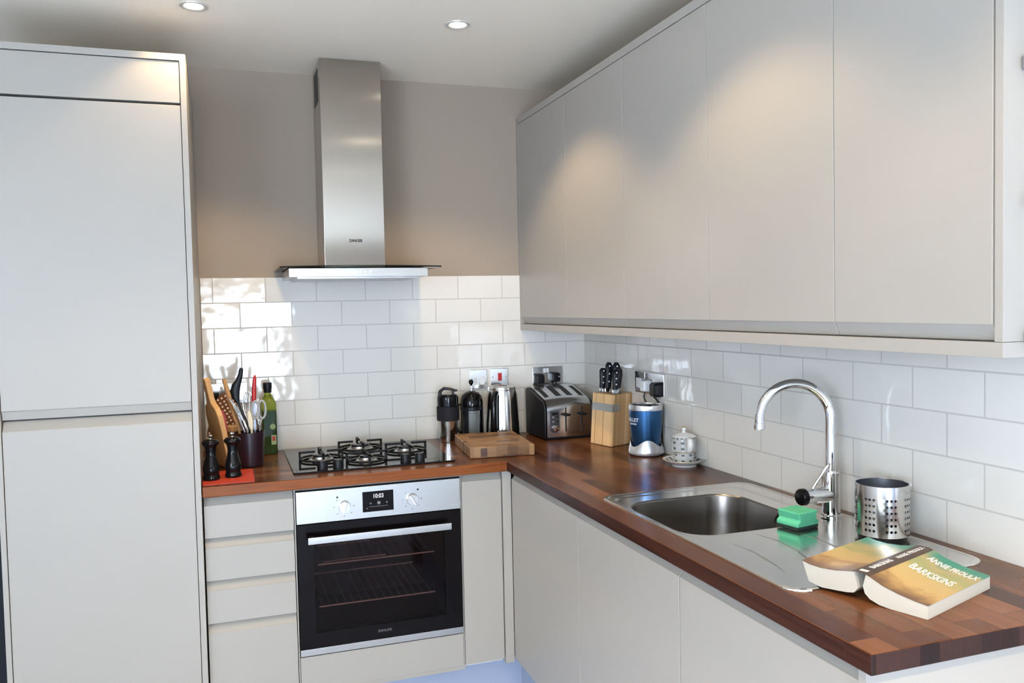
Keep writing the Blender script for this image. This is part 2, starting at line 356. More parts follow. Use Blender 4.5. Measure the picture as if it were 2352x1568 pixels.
# ------------------------------------------------------------------ the room
ZC = 2.451
WB = .91; WT = .036            # worktop top and thickness
def room():
    struct(B().box(-4.2,  4.3, -9.4, .3, -.1, 0).obj('floor', M_floor, smooth=0))
    struct(B().box(-4.2,  4.3, -9.4, .3, ZC, ZC+.1).obj('ceiling', M_ceil, smooth=0))
    wb = struct(B().box(-4.2, .12, 0, .12, 0, ZC).obj('wall_back', M_wall, smooth=0))
    t = B().box(-1.668, -.0085, -.008, -.0002, .905, 1.619); t.obj('tiled_splashback', M_tile_b, wb, smooth=0)
    wr = struct(B().box(0, .12, -2.7, 0, 0, ZC).obj('wall_right', M_wall, smooth=0))
    B().box(-.008, -.0002, -2.55, -.0002, .905, 1.372).obj('tiled_splashback', M_tile_r, wr, smooth=0)
    struct(B().box(.12,  4.3, -2.7, -2.58, 0, ZC).obj('wall_side', M_wall, smooth=0))
    b = B(); b.box(-4.2, -4.08, -9.4, -7.6, 0, ZC); b.box(-4.2, -4.08, -4.4, 0, 0, ZC); b.box(-4.2, -4.08, -7.6, -4.4, 0, .75); b.box(-4.2, -4.08, -7.6, -4.4, 2.32, ZC)
    struct(b.obj('wall_left', M_rear, smooth=0))
    b = B()
    for y in (-7.57, -6.0, -4.43): b.box(-4.17, -4.11, y-.03, y+.03, .75, 2.32)
    for z in (.79, 1.55, 2.28): b.box(-4.16, -4.12, -7.6, -4.4, z-.022, z+.022)
    struct(b.obj('window_3', M_wht, smooth=0))
    struct(B().box(4.18,  4.3, -9.4, -2.7, 0, ZC).obj('wall_far_right', M_rear, smooth=0))
    # rear wall with two glazed openings
    wins = [(-2.9, -.75, .05, 1.72), (2.1, 3.3, .3, 1.9)]
    b = B(); xs = [-4.08]
    for x0, x1, z0, z1 in wins: xs += [x0, x1]
    xs.append(4.18)
    for i in range(0, len(xs), 2): b.box(xs[i], xs[i+1], -9.4, -9.28, 0, ZC)
    for x0, x1, z0, z1 in wins:
        b.box(x0, x1, -9.4, -9.28, 0, z0); b.box(x0, x1, -9.4, -9.28, z1, ZC)
    struct(b.obj('wall_rear', M_wall, smooth=0))
    for n, (x0, x1, z0, z1) in enumerate(wins):
        b = B()
        for x in (x0+.03, (x0+x1)/2, x1-.03): b.box(x-.03, x+.03, -9.37, -9.31, z0, z1)
        for z in (z0+.04, .95, 1.55, z1-.04): b.box(x0, x1, -9.36, -9.32, z-.022, z+.022)
        struct(b.obj('window_%d' % (n+1), M_wht, smooth=0))
    struct(B().box(-3.0, -2.262, -.03, -.001, 0, 2.02).obj('dark_doorway_panel', M_dark, smooth=0))  # near-black panel standing in for an unlit opening
room()

# ------------------------------------------------------------------ fitted furniture
def jfront(x0, x1, zb, zt, y, scoop_top=True, scoop_bot=False, d=.030, t=.022, axis='x', mat=M_cab):
    """handleless front: flat face with a scooped edge (profile in depth/height, swept along the run)"""
    p = [(y, zb), (y, zt)]
    if scoop_top: p = [(y, zb), (y, zt), (y+.004, zt+.003), (y+t, zt+d), (y+t+.004, zt+d), (y+t+.004, zb)]
    elif scoop_bot: p = [(y, zt), (y, zb), (y+.004, zb-.003), (y+t, zb-d), (y+t+.004, zb-d), (y+t+.004, zt)]
    else: p = [(y, zb), (y, zt), (y+t, zt), (y+t, zb)]
    return B().prism(p, x0, x1, 'yzx' if axis == 'x' else 'xzy')

def tall_unit():
    t = thing('tall_cabinet', 'tall cream handleless cabinet with two stacked doors left of the cooker', 'cabinet', (0, 0, 0))
    b = B(); b.box(-1.689, -1.671, -.66, -.002, .0, 2.308, .001); b.obj('side_panel', M_cab, t)
    b = B(); b.box(-2.249, -2.234, -.66, -.002, .0, 2.308, .001); b.obj('side_panel', M_cab, t)
    b = B(); b.box(-2.234, -1.689, -.66, -.002, 2.287, 2.308, .001); b.obj('top_panel', M_cab, t)
    b = B(); b.box(-2.2335, -1.6895, -.632, -.004, .10, 2.286); b.obj('carcass', M_gap, t, smooth=0)
    B().box(-2.232, -1.691, -.657, -.633, 2.1535, 2.2845, .0012).obj('drawer_front', M_cab, t)
    jfront(-2.232, -1.691, 1.194, 2.1455, -.657, False, True, .029, .011).obj('door', M_cab, t, bevel=.0008)
    jfront(-2.232, -1.691, .166, 1.130, -.657, True, False, .030).obj('door', M_cab, t, bevel=.0008)
    B().box(-2.233, -1.690, -.60, -.58, .002, .15).obj('plinth', M_plinth, t, smooth=0)
tall_unit()

YD = -.635
def drawers():
    t = thing('drawer_unit', 'white handleless cabinet of four drawers under the worktop beside the tall cabinet', 'cabinet')
    B().box(-1.667, -1.379, -.606, -.012, .15, .873).obj('carcass', M_cabin, t, smooth=0)
    for zt, zb in ((.8415, .733), (.6985, .5895), (.5555, .446), (.4115, .166)):
        jfront(-1.666, -1.380, zb, zt, YD).obj('drawer', M_cab, t, bevel=.0008)
drawers()

def oven():
    h = thing('oven_housing', 'white cabinet panel holding the built-in oven with a strip below it', 'cabinet')
    b = B(); b.box(-1.3775, -1.3735, -.632, -.012, .15, .873); b.box(-.7885, -.785, -.632, -.012, .15, .873); b.box(-1.3735, -.7885, -.632, -.012, .15, .165)
    b.box(-1.3735, -.7885, -.628, -.012, .866, .873)
    b.obj('carcass', M_cab, h, smooth=0)
    B().box(-1.372, -.790, -.635, -.615, .166, .285, .001).obj('filler_panel', M_cab, h)
    t = thing('oven', 'built-in steel and black glass oven showing 10:03 below the hob', 'oven', (0, 0, 0))
    # cavity with racks behind the door
    b = B(); x0, x1, y0, y1, z0, z1 = -1.33, -.83, -.617, -.16, .33, .735
    b.box(-1.371, -.790, -.16, -.15, .290, .862); b.box(-1.371, x0, -.617, -.16, .290, .862); b.box(x1, -.790, -.617, -.16, .290, .862)
    b.box(x0, x1, -.617, -.16, .290, z0); b.box(x0, x1, -.617, -.16, z1, .862)
    b.obj('oven_cavity', M_ovin, t, smooth=0)
    B().box(-1.371, -.791, -.640, -.618, .7495, .861, .0015).obj('control_panel', M_steel, t)
    b = B()                                             # black glass frame round the window
    wx0, wx1, wz0, wz1 = -1.318, -.853, .366, .682
    b.box(-1.371, wx0, -.640, -.618, .3145, .7465); b.box(wx1, -.791, -.640, -.618, .3145, .7465)
    b.box(wx0, wx1, -.640, -.618, .3145, wz0); b.box(wx0, wx1, -.640, -.618, wz1, .7465)
    d = b.obj('door_frame', M_ovfr, t, smooth=0)
    B().box(wx0, wx1, -.6395, -.6365, wz0, wz1).obj('door_window', M_ovg, t, smooth=0)
    B().box(-1.371, -.791, -.640, -.618, .2895, .3125, .001).obj('lower_trim', M_steel, t)
    hb = B().box(-1.338, -.836, -.682, -.672, .687, .711, .002).obj('handle', M_steel, t)
    hb['label'] = 'flat steel bar handle'
    for x in (-1.322, -.852): B().box(x-.008, x+.008, -.674, -.640, .692, .706).obj('handle_bracket', M_blk, hb, smooth=0)
    for x, z, a in ((-1.209, .798, .25), (-.969, .8005, -.55)):
        kn = B().lathe([(.0205, 0), (.0205, .010), (.019, .016), (.0, .016)], 28, (x, -.640, z), (0, -1, 0), cap1=False).obj('control_knob', M_alu, t)
        c, s_ = math.cos(a), math.sin(a)
        g = B().box(-.0185, .0185, -.010, 0, -.0045, .0045, .0015).xf(Matrix.Translation((x, -.655, z)) @ Matrix.Rotation(a+PI/2, 4, 'Y'))
        g.obj('grip', M_chrome, kn)
        for k in range(7):
            an = PI*(.75 + k*.25) if k < 6 else 0
            B().cyl((x+.034*math.cos(an), -.6398, z+.034*math.sin(an)), (x+.034*math.cos(an), -.6404, z+.034*math.sin(an)), .0018, seg=8).obj('dial_mark', M_grey, t, smooth=0)
    for x, z in ((-1.232, .832), (-.9475, .834)): B().cyl((x, -.6398, z), (x, -.6406, z), .0033, seg=12).obj('indicator_lamp', M_logo, t, smooth=0)
    dp = B().box(-1.145, -1.036, -.6412, -.6395, .7705, .842).obj('display', M_ovfr, t, smooth=0)
    lettering('clock_digits', '10:03', .021, face_mat((-1.090, -.6416, .8245), (1, 0, 0), (0, 0, 1)), M_clock, dp, sx=.85)
    for x, r in ((-1.117, .003), (-1.088, .006), (-1.060, .003), (-1.13, .0022)): B().cyl((x, -.6410, .800 if x > -1.125 else .783), (x, -.6416, .800 if x > -1.125 else .783), r, seg=14).obj('touch_button', M_grey, dp, smooth=0)
    B().box(-1.122, -1.055, -.6416, -.641, .7875, .7887).obj('printed_line', M_grey, dp, smooth=0)
    lettering('lettering', 'ZANUSSI', .0125, face_mat((-1.079, -.6404, .342), (1, 0, 0), (0, 0, 1)), M_grey, t)
    for zz in (.592, .443):
        b = B(); b.tube([(-1.30, -.60, zz), (-.885, -.60, zz)], .0028, 8); b.tube([(-1.30, -.22, zz), (-.885, -.22, zz)], .0028, 8)
        for k in range(15):
            x = -1.29 + k*.028; b.tube([(x, -.60, zz-.002), (x, -.22, zz-.002)], .0006, 6)
        b.obj('oven_rack', M_rack, t)
    B().tube([(-1.25, -.30, .512), (-1.01, -.30, .512)], .003, 8).obj('rack_rod', M_rack, t)
    for k in range(5): B().box(-1.26, -1.05, -.165, -.162, .535+k*.015, .539+k*.015).obj('vent_slot', M_rack, t, smooth=0)
oven()

def pullout():
    t = thing('pullout_cabinet', 'narrow white handleless cabinet between the oven and the inner corner', 'cabinet')
    B().box(-.784, -.632, -.606, -.012, .15, .873).obj('carcass', M_cabin, t, smooth=0)
    jfront(-.7835, -.6325, .166, .8435, YD, d=.028).obj('door', M_cab, t, bevel=.0008)
    B().box(-.6295, -.5955, -.642, -.60, .15, .873, .001).obj('corner_post', M_cab, t)
pullout()

XF = -.595
def base_side():
    lab = ['white handleless base cabinet nearest the inner corner of the right run', 'white handleless base cabinet under the sink bowl', 'white handleless base cabinet at the open end of the worktop']
    for (y0, y1), l in zip(((-.646, -1.2595), (-1.2635, -1.8525), (-1.8565, -2.440)), lab):
        t = thing('base_cabinet', l, 'cabinet', group='base cabinets along the right wall')
        B().box(-.57, -.535, y1+.001, y0-.001, .15, .873).obj('carcass', M_cabin, t, smooth=0)
        b = B(); p = [(XF, .166), (XF, .8415), (XF+.004, .8445), (XF+.022, .870), (XF+.025, .870), (XF+.025, .166)]
        b.prism(p, y0, y1, 'xzy'); b.obj('door', M_cab, t, bevel=.0008)
        if y1 < -2.4:
            B().box(-.60, -.012, -2.461, -2.443, .0, .873, .001).obj('end_panel', M_cab, t)
    tag(B().box(-1.667, -.535, -.585, -.570, .001, .149).obj('plinth', M_plinth, smooth=0), 'white plinth board under the drawers and oven', 'plinth', 'plinth boards')
    tag(B().box(-.550, -.535, -2.442, -.587, .001, .149).obj('plinth', M_plinth, smooth=0), 'white plinth board under the base cabinets of the right run', 'plinth', 'plinth boards')
base_side()

def worktop():
    # L-shaped top on a grid, with the hole for the sink bowl left open
    xs = [-1.668, -.616, -.545, -.145, -.0085]; ys = [-2.490, -1.815, -1.395, -.658, -.0085]
    bm = B(); V = {}
    def v(i, j, k):
        if (i, j, k) not in V: V[(i, j, k)] = bm.bm.verts.new((xs[i], ys[j], (WB-WT, WB)[k]))
        return V[(i, j, k)]
    inc = {(i, j) for i in range(4) for j in range(4) if (j == 3 or i >= 1) and not (i == 2 and j == 1)}
    for i, j in inc:
        bm.bm.faces.new([v(i, j, 1), v(i+1, j, 1), v(i+1, j+1, 1), v(i, j+1, 1)])
        bm.bm.faces.new([v(i, j+1, 0), v(i+1, j+1, 0), v(i+1, j, 0), v(i, j, 0)])
        for (di, dj, a, b_) in ((-1, 0, (0, 1), (0, 0)), (1, 0, (1, 0), (1, 1)), (0, -1, (0, 0), (1, 0)), (0, 1, (1, 1), (0, 1))):
            if (i+di, j+dj) not in inc:
                A = (i+a[0], j+a[1]); C = (i+b_[0], j+b_[1])
                bm.bm.faces.new([v(*A, 0), v(*C, 0), v(*C, 1), v(*A, 1)])
    for f in bm.bm.faces:
        c = f.calc_center_median(); f.normal_update(); n = f.normal
        if abs(n.z) < .5:
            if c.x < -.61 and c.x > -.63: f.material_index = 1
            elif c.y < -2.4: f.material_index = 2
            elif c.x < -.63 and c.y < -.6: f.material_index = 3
    o = bm.obj('worktop', [M_top, M_lip, M_end, M_lip2], smooth=0, bevel=.0025)
    tag(o, 'L-shaped dark walnut block worktop running along both tiled walls', 'worktop')
worktop()

# ------------------------------------------------------------------ sink and tap
def sink():
    t = thing('sink', 'inset stainless steel sink with one bowl and a grooved drainer', 'sink', (0, 0, 0))
    zt = WB
    outer = [rrect(-.552, -.045, -2.212, -1.318, r, 6) for r in (.045,)][0]
    def off(P, d):
        cx = sum(p[0] for p in P)/len(P); cy = sum(p[1] for p in P)/len(P)
        x0 = min(p[0] for p in P); x1 = max(p[0] for p in P); y0 = min(p[1] for p in P); y1 = max(p[1] for p in P)
        return [((p[0]-cx)*((x1-x0)/2-d)/((x1-x0)/2)+cx, (p[1]-cy)*((y1-y0)/2-d)/((y1-y0)/2)+cy) for p in P]
    b = B()
    rings = [[(x, y, z) for x, y in off(outer, d)] for d, z in ((0, zt+.0003), (.0005, zt+.0030), (.004, zt+.0046), (.009, zt+.0042), (.013, zt+.0024))]
    R = b.loops(rings, True, False, False)
    bowl = rrect(-.527, -.165, -1.800, -1.412, .085, 7)
    step = rrect(-.534, -.105, -1.815, -1.352, .045, 7)
    top = [[(x, y, z) for x, y in bowl] for z in (zt+.0006,)]
    inner = R[-1]
    # recessed shelf round the bowl
    R2 = b.loops([[(x, y, zt+.0024) for x, y in step], [(x, y, zt+.0004) for x, y in off(step, .007)]], True, False, False)
    ea = [b.bm.edges.get((inner[i], inner[(i+1) % len(inner)])) for i in range(len(inner))] + [b.bm.edges.get((R2[0][i], R2[0][(i+1) % len(step)])) for i in range(len(step))]
    f = bmesh.ops.triangle_fill(b.bm, edges=[e for e in ea if e], use_beauty=True)
    Rb = [b.bm.verts.new((x, y, zt+.0004)) for x, y in bowl]
    eb = [b.bm.edges.new((Rb[i], Rb[(i+1) % len(Rb)])) for i in range(len(Rb))]
    ea = [b.bm.edges.get((R2[1][i], R2[1][(i+1) % len(step)])) for i in range(len(step))] + eb
    bmesh.ops.triangle_fill(b.bm, edges=ea, use_beauty=True)
    b.obj('drainer_deck', M_sink, t, smooth=5)
    b = B(); rr = []
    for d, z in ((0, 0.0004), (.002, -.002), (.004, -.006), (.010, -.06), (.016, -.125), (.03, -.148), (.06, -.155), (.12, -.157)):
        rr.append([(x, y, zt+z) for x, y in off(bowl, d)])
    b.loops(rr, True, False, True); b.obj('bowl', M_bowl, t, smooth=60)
    b = B()
    b.lathe([(.024, 0), (.024, .003), (.019, .005), (.016, .003), (.014, .001), (.0, .001)], 24, (-.176, -1.672, zt-.028), (-1, 0, .12), cap1=False)
    b.obj('overflow_ring', M_blk, t)
    b = B()
    b.lathe([(.04, 0), (.04, .004), (.03, .005), (.0, .003)], 24, (-.346, -1.606, zt-.157), cap1=False); b.obj('waste_strainer', M_chrome, t)
    for pts in ([(-.372, -1.828), (-.358, -1.90), (-.368, -1.99), (-.39, -2.06), (-.42, -2.14)], [(-.470, -1.87), (-.462, -1.95), (-.475, -2.05), (-.49, -2.11)],
                [(-.27, -1.86), (-.262, -1.93), (-.27, -2.02), (-.285, -2.09), (-.31, -2.16)]):
        P = []
        for i in range(len(pts)-1):
            for k in range(6):
                a = k/6; P.append((pts[i][0]*(1-a)+pts[i+1][0]*a, pts[i][1]*(1-a)+pts[i+1][1]*a, zt+.0018))
        P.append((*pts[-1], zt+.0018))
        n = len(P); B().tube(P, [.0006+.0018*math.sin(PI*min(1, max(0, i/(n-1)))) for i in range(n)], 8).obj('drainer_groove', M_sink, t)
sink()

def tap():
    x, y, z = -.096, -1.775, WB+.0025
    t = thing('kitchen_tap', 'tall chrome swan-neck mixer tap standing behind the sink bowl', 'tap', (x, y, z))
    B().lathe([(.026, 0), (.026, .006), (.0235, .009), (.0235, .020), (.0225, .022), (.0215, .050), (.0225, .055), (.0225, .118), (.021, .121), (.0, .121)], 32, cap1=False).obj('tap_body', M_chrome, t)
    d = Vector((-.945, .325, 0)); R = .0925; zc = 1.172 - z
    P = [(0, 0, .10), (0, 0, .15), (0, 0, .20), (0, 0, zc-.01)]
    for k in range(0, 23):
        a = PI*k/22*.985; v = d*(R - R*math.cos(a)); P.append((v.x, v.y, zc + R*math.sin(a)))
    e = d*(2*R); P.append((e.x+.001, e.y, zc-.016))
    B().tube(P, .0125, 20).obj('spout', M_chrome, t)
    B().lathe([(.0132, 0), (.0140, .003), (.0140, .016), (.0132, .018)], 20, (e.x, e.y, zc-.026)).obj('aerator', M_chrome, t)
    h = (Vector((-.86, .28, 0)) + Vector((-.09, -.26, 0))).normalized()
    p0 = Vector((0, 0, .060)); p1 = p0 + h*.080
    br = B(); br.cyl(p0, p1, .0215, .0200, 24); br = br.obj('handle_barrel', M_chrome, t)
    B().lathe([(.0205, 0), (.0220, .002), (.0220, .013), (.0195, .017), (.0, .018)], 28, p1, h, cap1=False).obj('end_cap', M_blkg, br)
    q = p0 + h*.058 + Vector((0, 0, .018))
    B().tube([q, q + Vector((.012, -.004, .02)) , q + Vector((.040, -.014, .062))], [.0042, .0040, .0036], 12).obj('lever', M_chrome, br)
tap()

# ------------------------------------------------------------------ hob and hood
def hob():
    z = WB
    t = thing('gas_hob', 'black glass gas hob with four burners set into the worktop', 'hob', (0, 0, 0))
    b = B(); P = rrect(-1.371, -.787, -.574, -.045, .010, 4)
    b.loops([[(x, y, z+.0004) for x, y in P], [(x, y, z+.0065) for x, y in P]]); b.obj('glass_plate', M_hob, t, bevel=.001)
    for (x, y, r) in ((-1.252, -.345, .030), (-1.078, -.165, .036), (-1.096, -.440, .024), (-.918, -.300, .030)):
        bu = B().lathe([(r+.016, .0065), (r+.016, .010), (r+.006, .013), (r+.004, .020), (r, .020)], 28, (x, y, z)).obj('burner', M_alu, t)
        B().lathe([(r, .020), (r+.002, .022), (r+.001, .026), (r-.006, .028), (0, .0285)], 28, (x, y, z), cap1=False).obj('burner_cap', M_blkg, bu)
        g = B(); rr = r+.047
        g.tube([(x+rr*math.cos(2*PI*k/40), y+rr*math.sin(2*PI*k/40), z+.012) for k in range(40)], .0042, 8, closed=True)
        for k in range(4):
            a = PI/2*k; c, s_ = math.cos(a), math.sin(a)
            pa = Matrix.Translation((x, y, z)) @ Matrix.Rotation(a, 4, 'Z')
            bb = B()
            bb.box(rr-.002, rr+.006, -.0045, .0045, .007, .041, .001); bb.box(r-.008, rr+.006, -.0045, .0045, .034, .042, .001)
            bb.xf(pa)
            me = bpy.data.meshes.new('t'); bb.bm.to_mesh(me); bb.bm.free(); g.bm.from_mesh(me); bpy.data.meshes.remove(me)
        g.obj('pan_support', M_iron, t)
    for x in (-1.268, -1.212, -.968, -.914):
        B().lathe([(.0185, .0066), (.0185, .020), (.0165, .034), (.0150, .036), (0, .036)], 24, (x, -.535, z), cap1=False).obj('control_knob', M_blk, t)
hob()

def hood():
    t = thing('cooker_hood', 'stainless chimney cooker hood with a curved glass shelf above the hob', 'hood', (0, 0, 0))
    b = B(); b.box(-1.205, -.9695, -.25, -.0005, 1.642, ZC-.001, .0015); b.obj('chimney', M_steelh, t)
    B().box(-1.2062, -1.2050, -.19, -.06, 2.30, 2.425).obj('vent_slot', M_gap, t, smooth=0)
    lettering('lettering', 'ZANUSSI', .0150, face_mat((-1.084, -.2503, 1.7505), (1, 0, 0), (0, 0, 1)), M_logo, t, sx=.86, bold=.03)
    # glass shelf, gently bowed down at both ends
    b = B(); n = 24; rings = []
    for k in range(n+1):
        x = -1.385 + .605*k/n; u = (x+1.0825)/.3025
        zc = 1.6425 - .004*u*u
        rings.append([(x, -.405, zc), (x, -.405, zc+.0055), (x, -.001, zc+.0055), (x, -.001, zc)])
    b.loops(rings); b.obj('glass_shelf', M_canopy, t, smooth=30)
    b = B(); b.box(-1.352, -.832, -.398, -.001, 1.6045, 1.6375, .002); b.obj('hood_body', M_steel, t)
    B().box(-1.32, -.86, -.36, -.05, 1.5995, 1.6045).obj('grease_filter', M_alu, t, smooth=0)
    for x in (-1.107, -1.090, -1.073, -1.054):
        B().lathe([(.0048, 0), (.0048, .003), (.004, .004), (0, .004)], 14, (x, -.398, 1.622), (0, -1, 0), cap1=False).obj('push_button', M_wht, t)
hood()

# ------------------------------------------------------------------ wall cabinets
XW = -.321
def wall_cabs():
    ys = [-.030, -.5595, -1.0525, -1.5600, -2.0590, -2.4555]
    lab = ['cream wall cabinet in the corner beside the cooker hood wall', 'second cream wall cabinet from the corner', 'third cream wall cabinet from the corner, above the blender', 'fourth cream wall cabinet from the corner, above the tap', 'large cream wall cabinet nearest the camera, at the end of the row']
    for i in range(5):
        y0, y1 = ys[i]-.0012, ys[i+1]+.0012
        t = thing('wall_cabinet', lab[i], 'cabinet', group='handleless wall cabinets on the right wall')
        B().box(XW+.026, -.0005, y1, y0, 1.4015, 2.288).obj('carcass', M_cabin, t, smooth=0)
        p = [(XW, 2.2865), (XW, 1.4315), (XW+.003, 1.4285), (XW+.013, 1.4035), (XW+.0245, 1.4035), (XW+.0245, 2.2865)]
        B().prism(p, y0, y1, 'xzy').obj('door', M_cab, t, bevel=.0008)
    tag(B().box(XW, -.0005, -2.4575, -.0005, 2.289, 2.317, .001).obj('cornice', M_cab), 'cream cornice board capping the row of wall cabinets', 'cornice')
    tag(B().box(XW, -.0005, -2.4755, -.0005, 1.3735, 1.4005, .001).obj('light_rail', M_cab), 'cream rail board running under the row of wall cabinets', 'rail')
    tag(B().box(XW, -.0005, -2.4755, -2.4585, 1.4010, 2.317, .001).obj('end_panel', M_cab), 'white end panel closing the row of wall cabinets', 'panel')
    tag(B().box(XW, XW+.03, -.0285, -.0005, 1.4010, 2.2885, .001).obj('filler_strip', M_cab), 'cream filler strip between the corner wall cabinet and the back wall', 'filler panel')
    for z, x0, l in ((1.875, -.283, 'highest'), (1.642, -.274, 'middle'), (1.408, -.275, 'lowest')):
        b = B(); b.box(x0, x0+.13, -2.507, -2.476, z-.012, z+.012, .003)
        tag(b.obj('metal_bracket', M_brack), l+' of the three grey metal brackets on the white cabinet end panel', 'bracket', 'brackets on the cabinet end')
wall_cabs()

# ------------------------------------------------------------------ sockets, switches, plugs
def plate_on(wall, a0, a1, z0, z1, name, label, cat, group=None):
    """wall 'b' (plane y) or 'r' (plane x); a runs along the wall; returns thing and a mapper (along, out, up)"""
    t = thing(name, label, cat, (0, 0, 0), group=group)
    def bx(b, p0, p1, o0, o1, q0, q1, bev=0):
        if wall == 'b': return b.box(p0, p1, -.0085-o1, -.0085-o0, q0, q1, bev)
        return b.box(-.0085-o1, -.0085-o0, p0, p1, q0, q1, bev)
    bx(B(), a0, a1, 0, .006, z0, z1, .0022).obj('face_plate', M_outl, t)
    return t, bx
def screws(t, wall, pts):
    for a, z in pts:
        c = (a, -.0145, z) if wall == 'b' else (-.0145, a, z)
        B().lathe([(.0035, 0), (.003, .0012), (0, .0014)], 12, c, (0, -1, 0) if wall == 'b' else (-1, 0, 0), cap1=False).obj('screw', M_alu, t)
def plug(wall, a, z, m, label, cable, group=None, sz=.024, led=False):
    t = thing('plug', label, 'plug', (0, 0, 0), group=group)
    ring = lambda s_, o: [(a + p[0]*s_, o, z + p[1]*s_*1.1) for p in rrect(-sz, sz, -sz, sz, sz*.45, 5)]
    def mp(p): return (p[0], -.0145-p[1], p[2]) if wall == 'b' else (-.0145-p[1], p[0], p[2])
    B().sk([[mp(p) for p in ring(s_, o)] for s_, o in ((.97, .0004), (1, .004), (.96, .022), (.86, .031), (.6, .034))]).obj('plug_body', m, t)
    if cable:
        B().tube([mp(p) for p in cable], .0034, 10).obj('power_cable', M_blk, t)
    if led:
        c = mp((a+.011, .033, z+.004)); B().ball(c, .0042, seg=10, rings=6).obj('plug_screw', M_alu, t)
    return t
def sockets():
    t, bx = plate_on('b', -1.649, -1.503, 1.112, 1.196, 'wall_socket', 'steel double socket behind the wooden paddle and utensil pot', 'socket')
    for a in (-1.602, -1.550): bx(B(), a-.006, a+.006, .0055, .0085, 1.166, 1.184, .001).obj('rocker_switch', M_wht, t)
    screws(t, 'b', ((-1.641, 1.154), (-1.511, 1.154)))
    plug('b', -1.628, 1.142, M_blk, 'black plug in the socket behind the wooden paddle', [(-1.628, .02, 1.12), (-1.628, .03, 1.08), (-1.625, .025, 1.0), (-1.62, .02, .925)], 'black plugs', .020)
    t, bx = plate_on('b', -.5655, -.4855, 1.119, 1.203, 'fused_switch', 'steel fused switch with two grey squares above the cafetiere', 'switch')
    bx(B(), -.546, -.530, .0055, .0085, 1.136, 1.170, .001).obj('rocker_switch', M_wht, t)
    bx(B(), -.521, -.498, .0055, .0080, 1.136, 1.170, .001).obj('fuse_holder', M_wht, t)
    screws(t, 'b', ((-.558, 1.162), (-.4925, 1.161)))
    t, bx = plate_on('b', -.4690, -.3870, 1.121, 1.205, 'cooker_switch', 'steel cooker switch with a red rocker above the kettle', 'switch')
    bx(B(), -.4390, -.4150, .0055, .0075, 1.146, 1.188, .001).obj('switch_surround', M_wht, t)
    bx(B(), -.4355, -.4185, .0075, .0115, 1.150, 1.184, .001).obj('rocker_switch', M_redr, t)
    screws(t, 'b', ((-.4590, 1.167), (-.3970, 1.167)))
    t, bx = plate_on('b', -.2690, -.1220, 1.117, 1.203, 'wall_socket', 'steel double socket on the tiles behind the toaster', 'socket')
    for a in (-.212, -.197): bx(B(), a-.006, a+.006, .0055, .0085, 1.176, 1.196, .001).obj('rocker_switch', M_wht, t)
    screws(t, 'b', ((-.263, 1.160), (-.128, 1.160)))
    plug('b', -.2425, 1.150, M_blk, 'left black plug in the socket behind the toaster', [(-.2425, .02, 1.13), (-.2425, .028, 1.10), (-.24, .02, 1.0), (-.235, .02, .93)], 'black plugs', .0215)
    plug('b', -.1640, 1.154, M_blk, 'right black plug with a shiny screw behind the toaster', [(-.164, .02, 1.13), (-.164, .028, 1.10), (-.165, .02, 1.0), (-.17, .02, .93)], 'black plugs', .0205, True)
    t, bx = plate_on('r', -.604, -.521, 1.124, 1.209, 'fused_switch', 'dark steel single switch left of the double socket on the right wall', 'switch')
    bx(B(), -.585, -.541, .0055, .013, 1.144, 1.184, .003).obj('rocker_switch', M_wht, t)
    t, bx = plate_on('r', -.7555, -.609, 1.124, 1.209, 'wall_socket', 'steel double socket with two plugs on the right wall above the blender', 'socket')
    bx(B(), -.690, -.672, .0055, .0085, 1.174, 1.196, .001).obj('rocker_switch', M_wht, t)
    plug('r', -.6405, 1.158, M_wht, 'white plug in the right wall socket', [(-.6405, .018, 1.135), (-.6405, .024, 1.115), (-.645, .016, 1.09), (-.655, .012, .93)], 'plugs in the right wall socket', .021)
    plug('r', -.7225, 1.150, M_blk, 'black plug with a cable in the right wall socket above the blender', [(-.7225, .03, 1.13), (-.724, .012, 1.110), (-.727, -.0015, 1.088), (-.735, -.0015, .98), (-.74, -.0015, .918)], 'plugs in the right wall socket', .026)
sockets()

# ------------------------------------------------------------------ lights in the ceiling
def downlight(x, y, label, k=1.0):
    t = thing('downlight', label, 'light', (x, y, ZC), group='recessed ceiling downlights')
    B().lathe([(.0435, -.0002), (.0430, -.0035), (.038, -.0050), (.031, -.0035), (.0285, -.0012), (.0285, -.0002)], 36, cap0=False, cap1=False).obj('trim_ring', M_ring, t)
    B().lathe([(.0285, -.0012), (.0, -.0016)], 30, cap0=False, cap1=False).obj('lamp_lens', M_lens, t)
    l = bpy.data.lights.new('downlight_lamp', 'SPOT'); l.energy = SPOT_W*k; l.color = (1.0, .74, .42); l.spot_size = math.radians(114); l.spot_blend = .38; l.shadow_soft_size = .028
    o = link(bpy.data.objects.new('downlight_lamp', l)); o.location = (x, y, ZC-.012)
    return o
SPOT_W = 23
for x, y, l in ((-1.639, -.700, 'lit recessed ceiling spotlight near the tall cabinet'), (-.789, -.750, 'lit recessed ceiling spotlight right of the cooker hood')):
    downlight(x, y, l)
for x in (-1.639, -.789):
    for y in (-1.80, -2.90, -4.0):  # last row is added and boosted, an unseen warm wash on the fronts
        downlight(x, y, 'unseen recessed ceiling spotlight outside the view', 1.0 if y > -3 else 4.0)

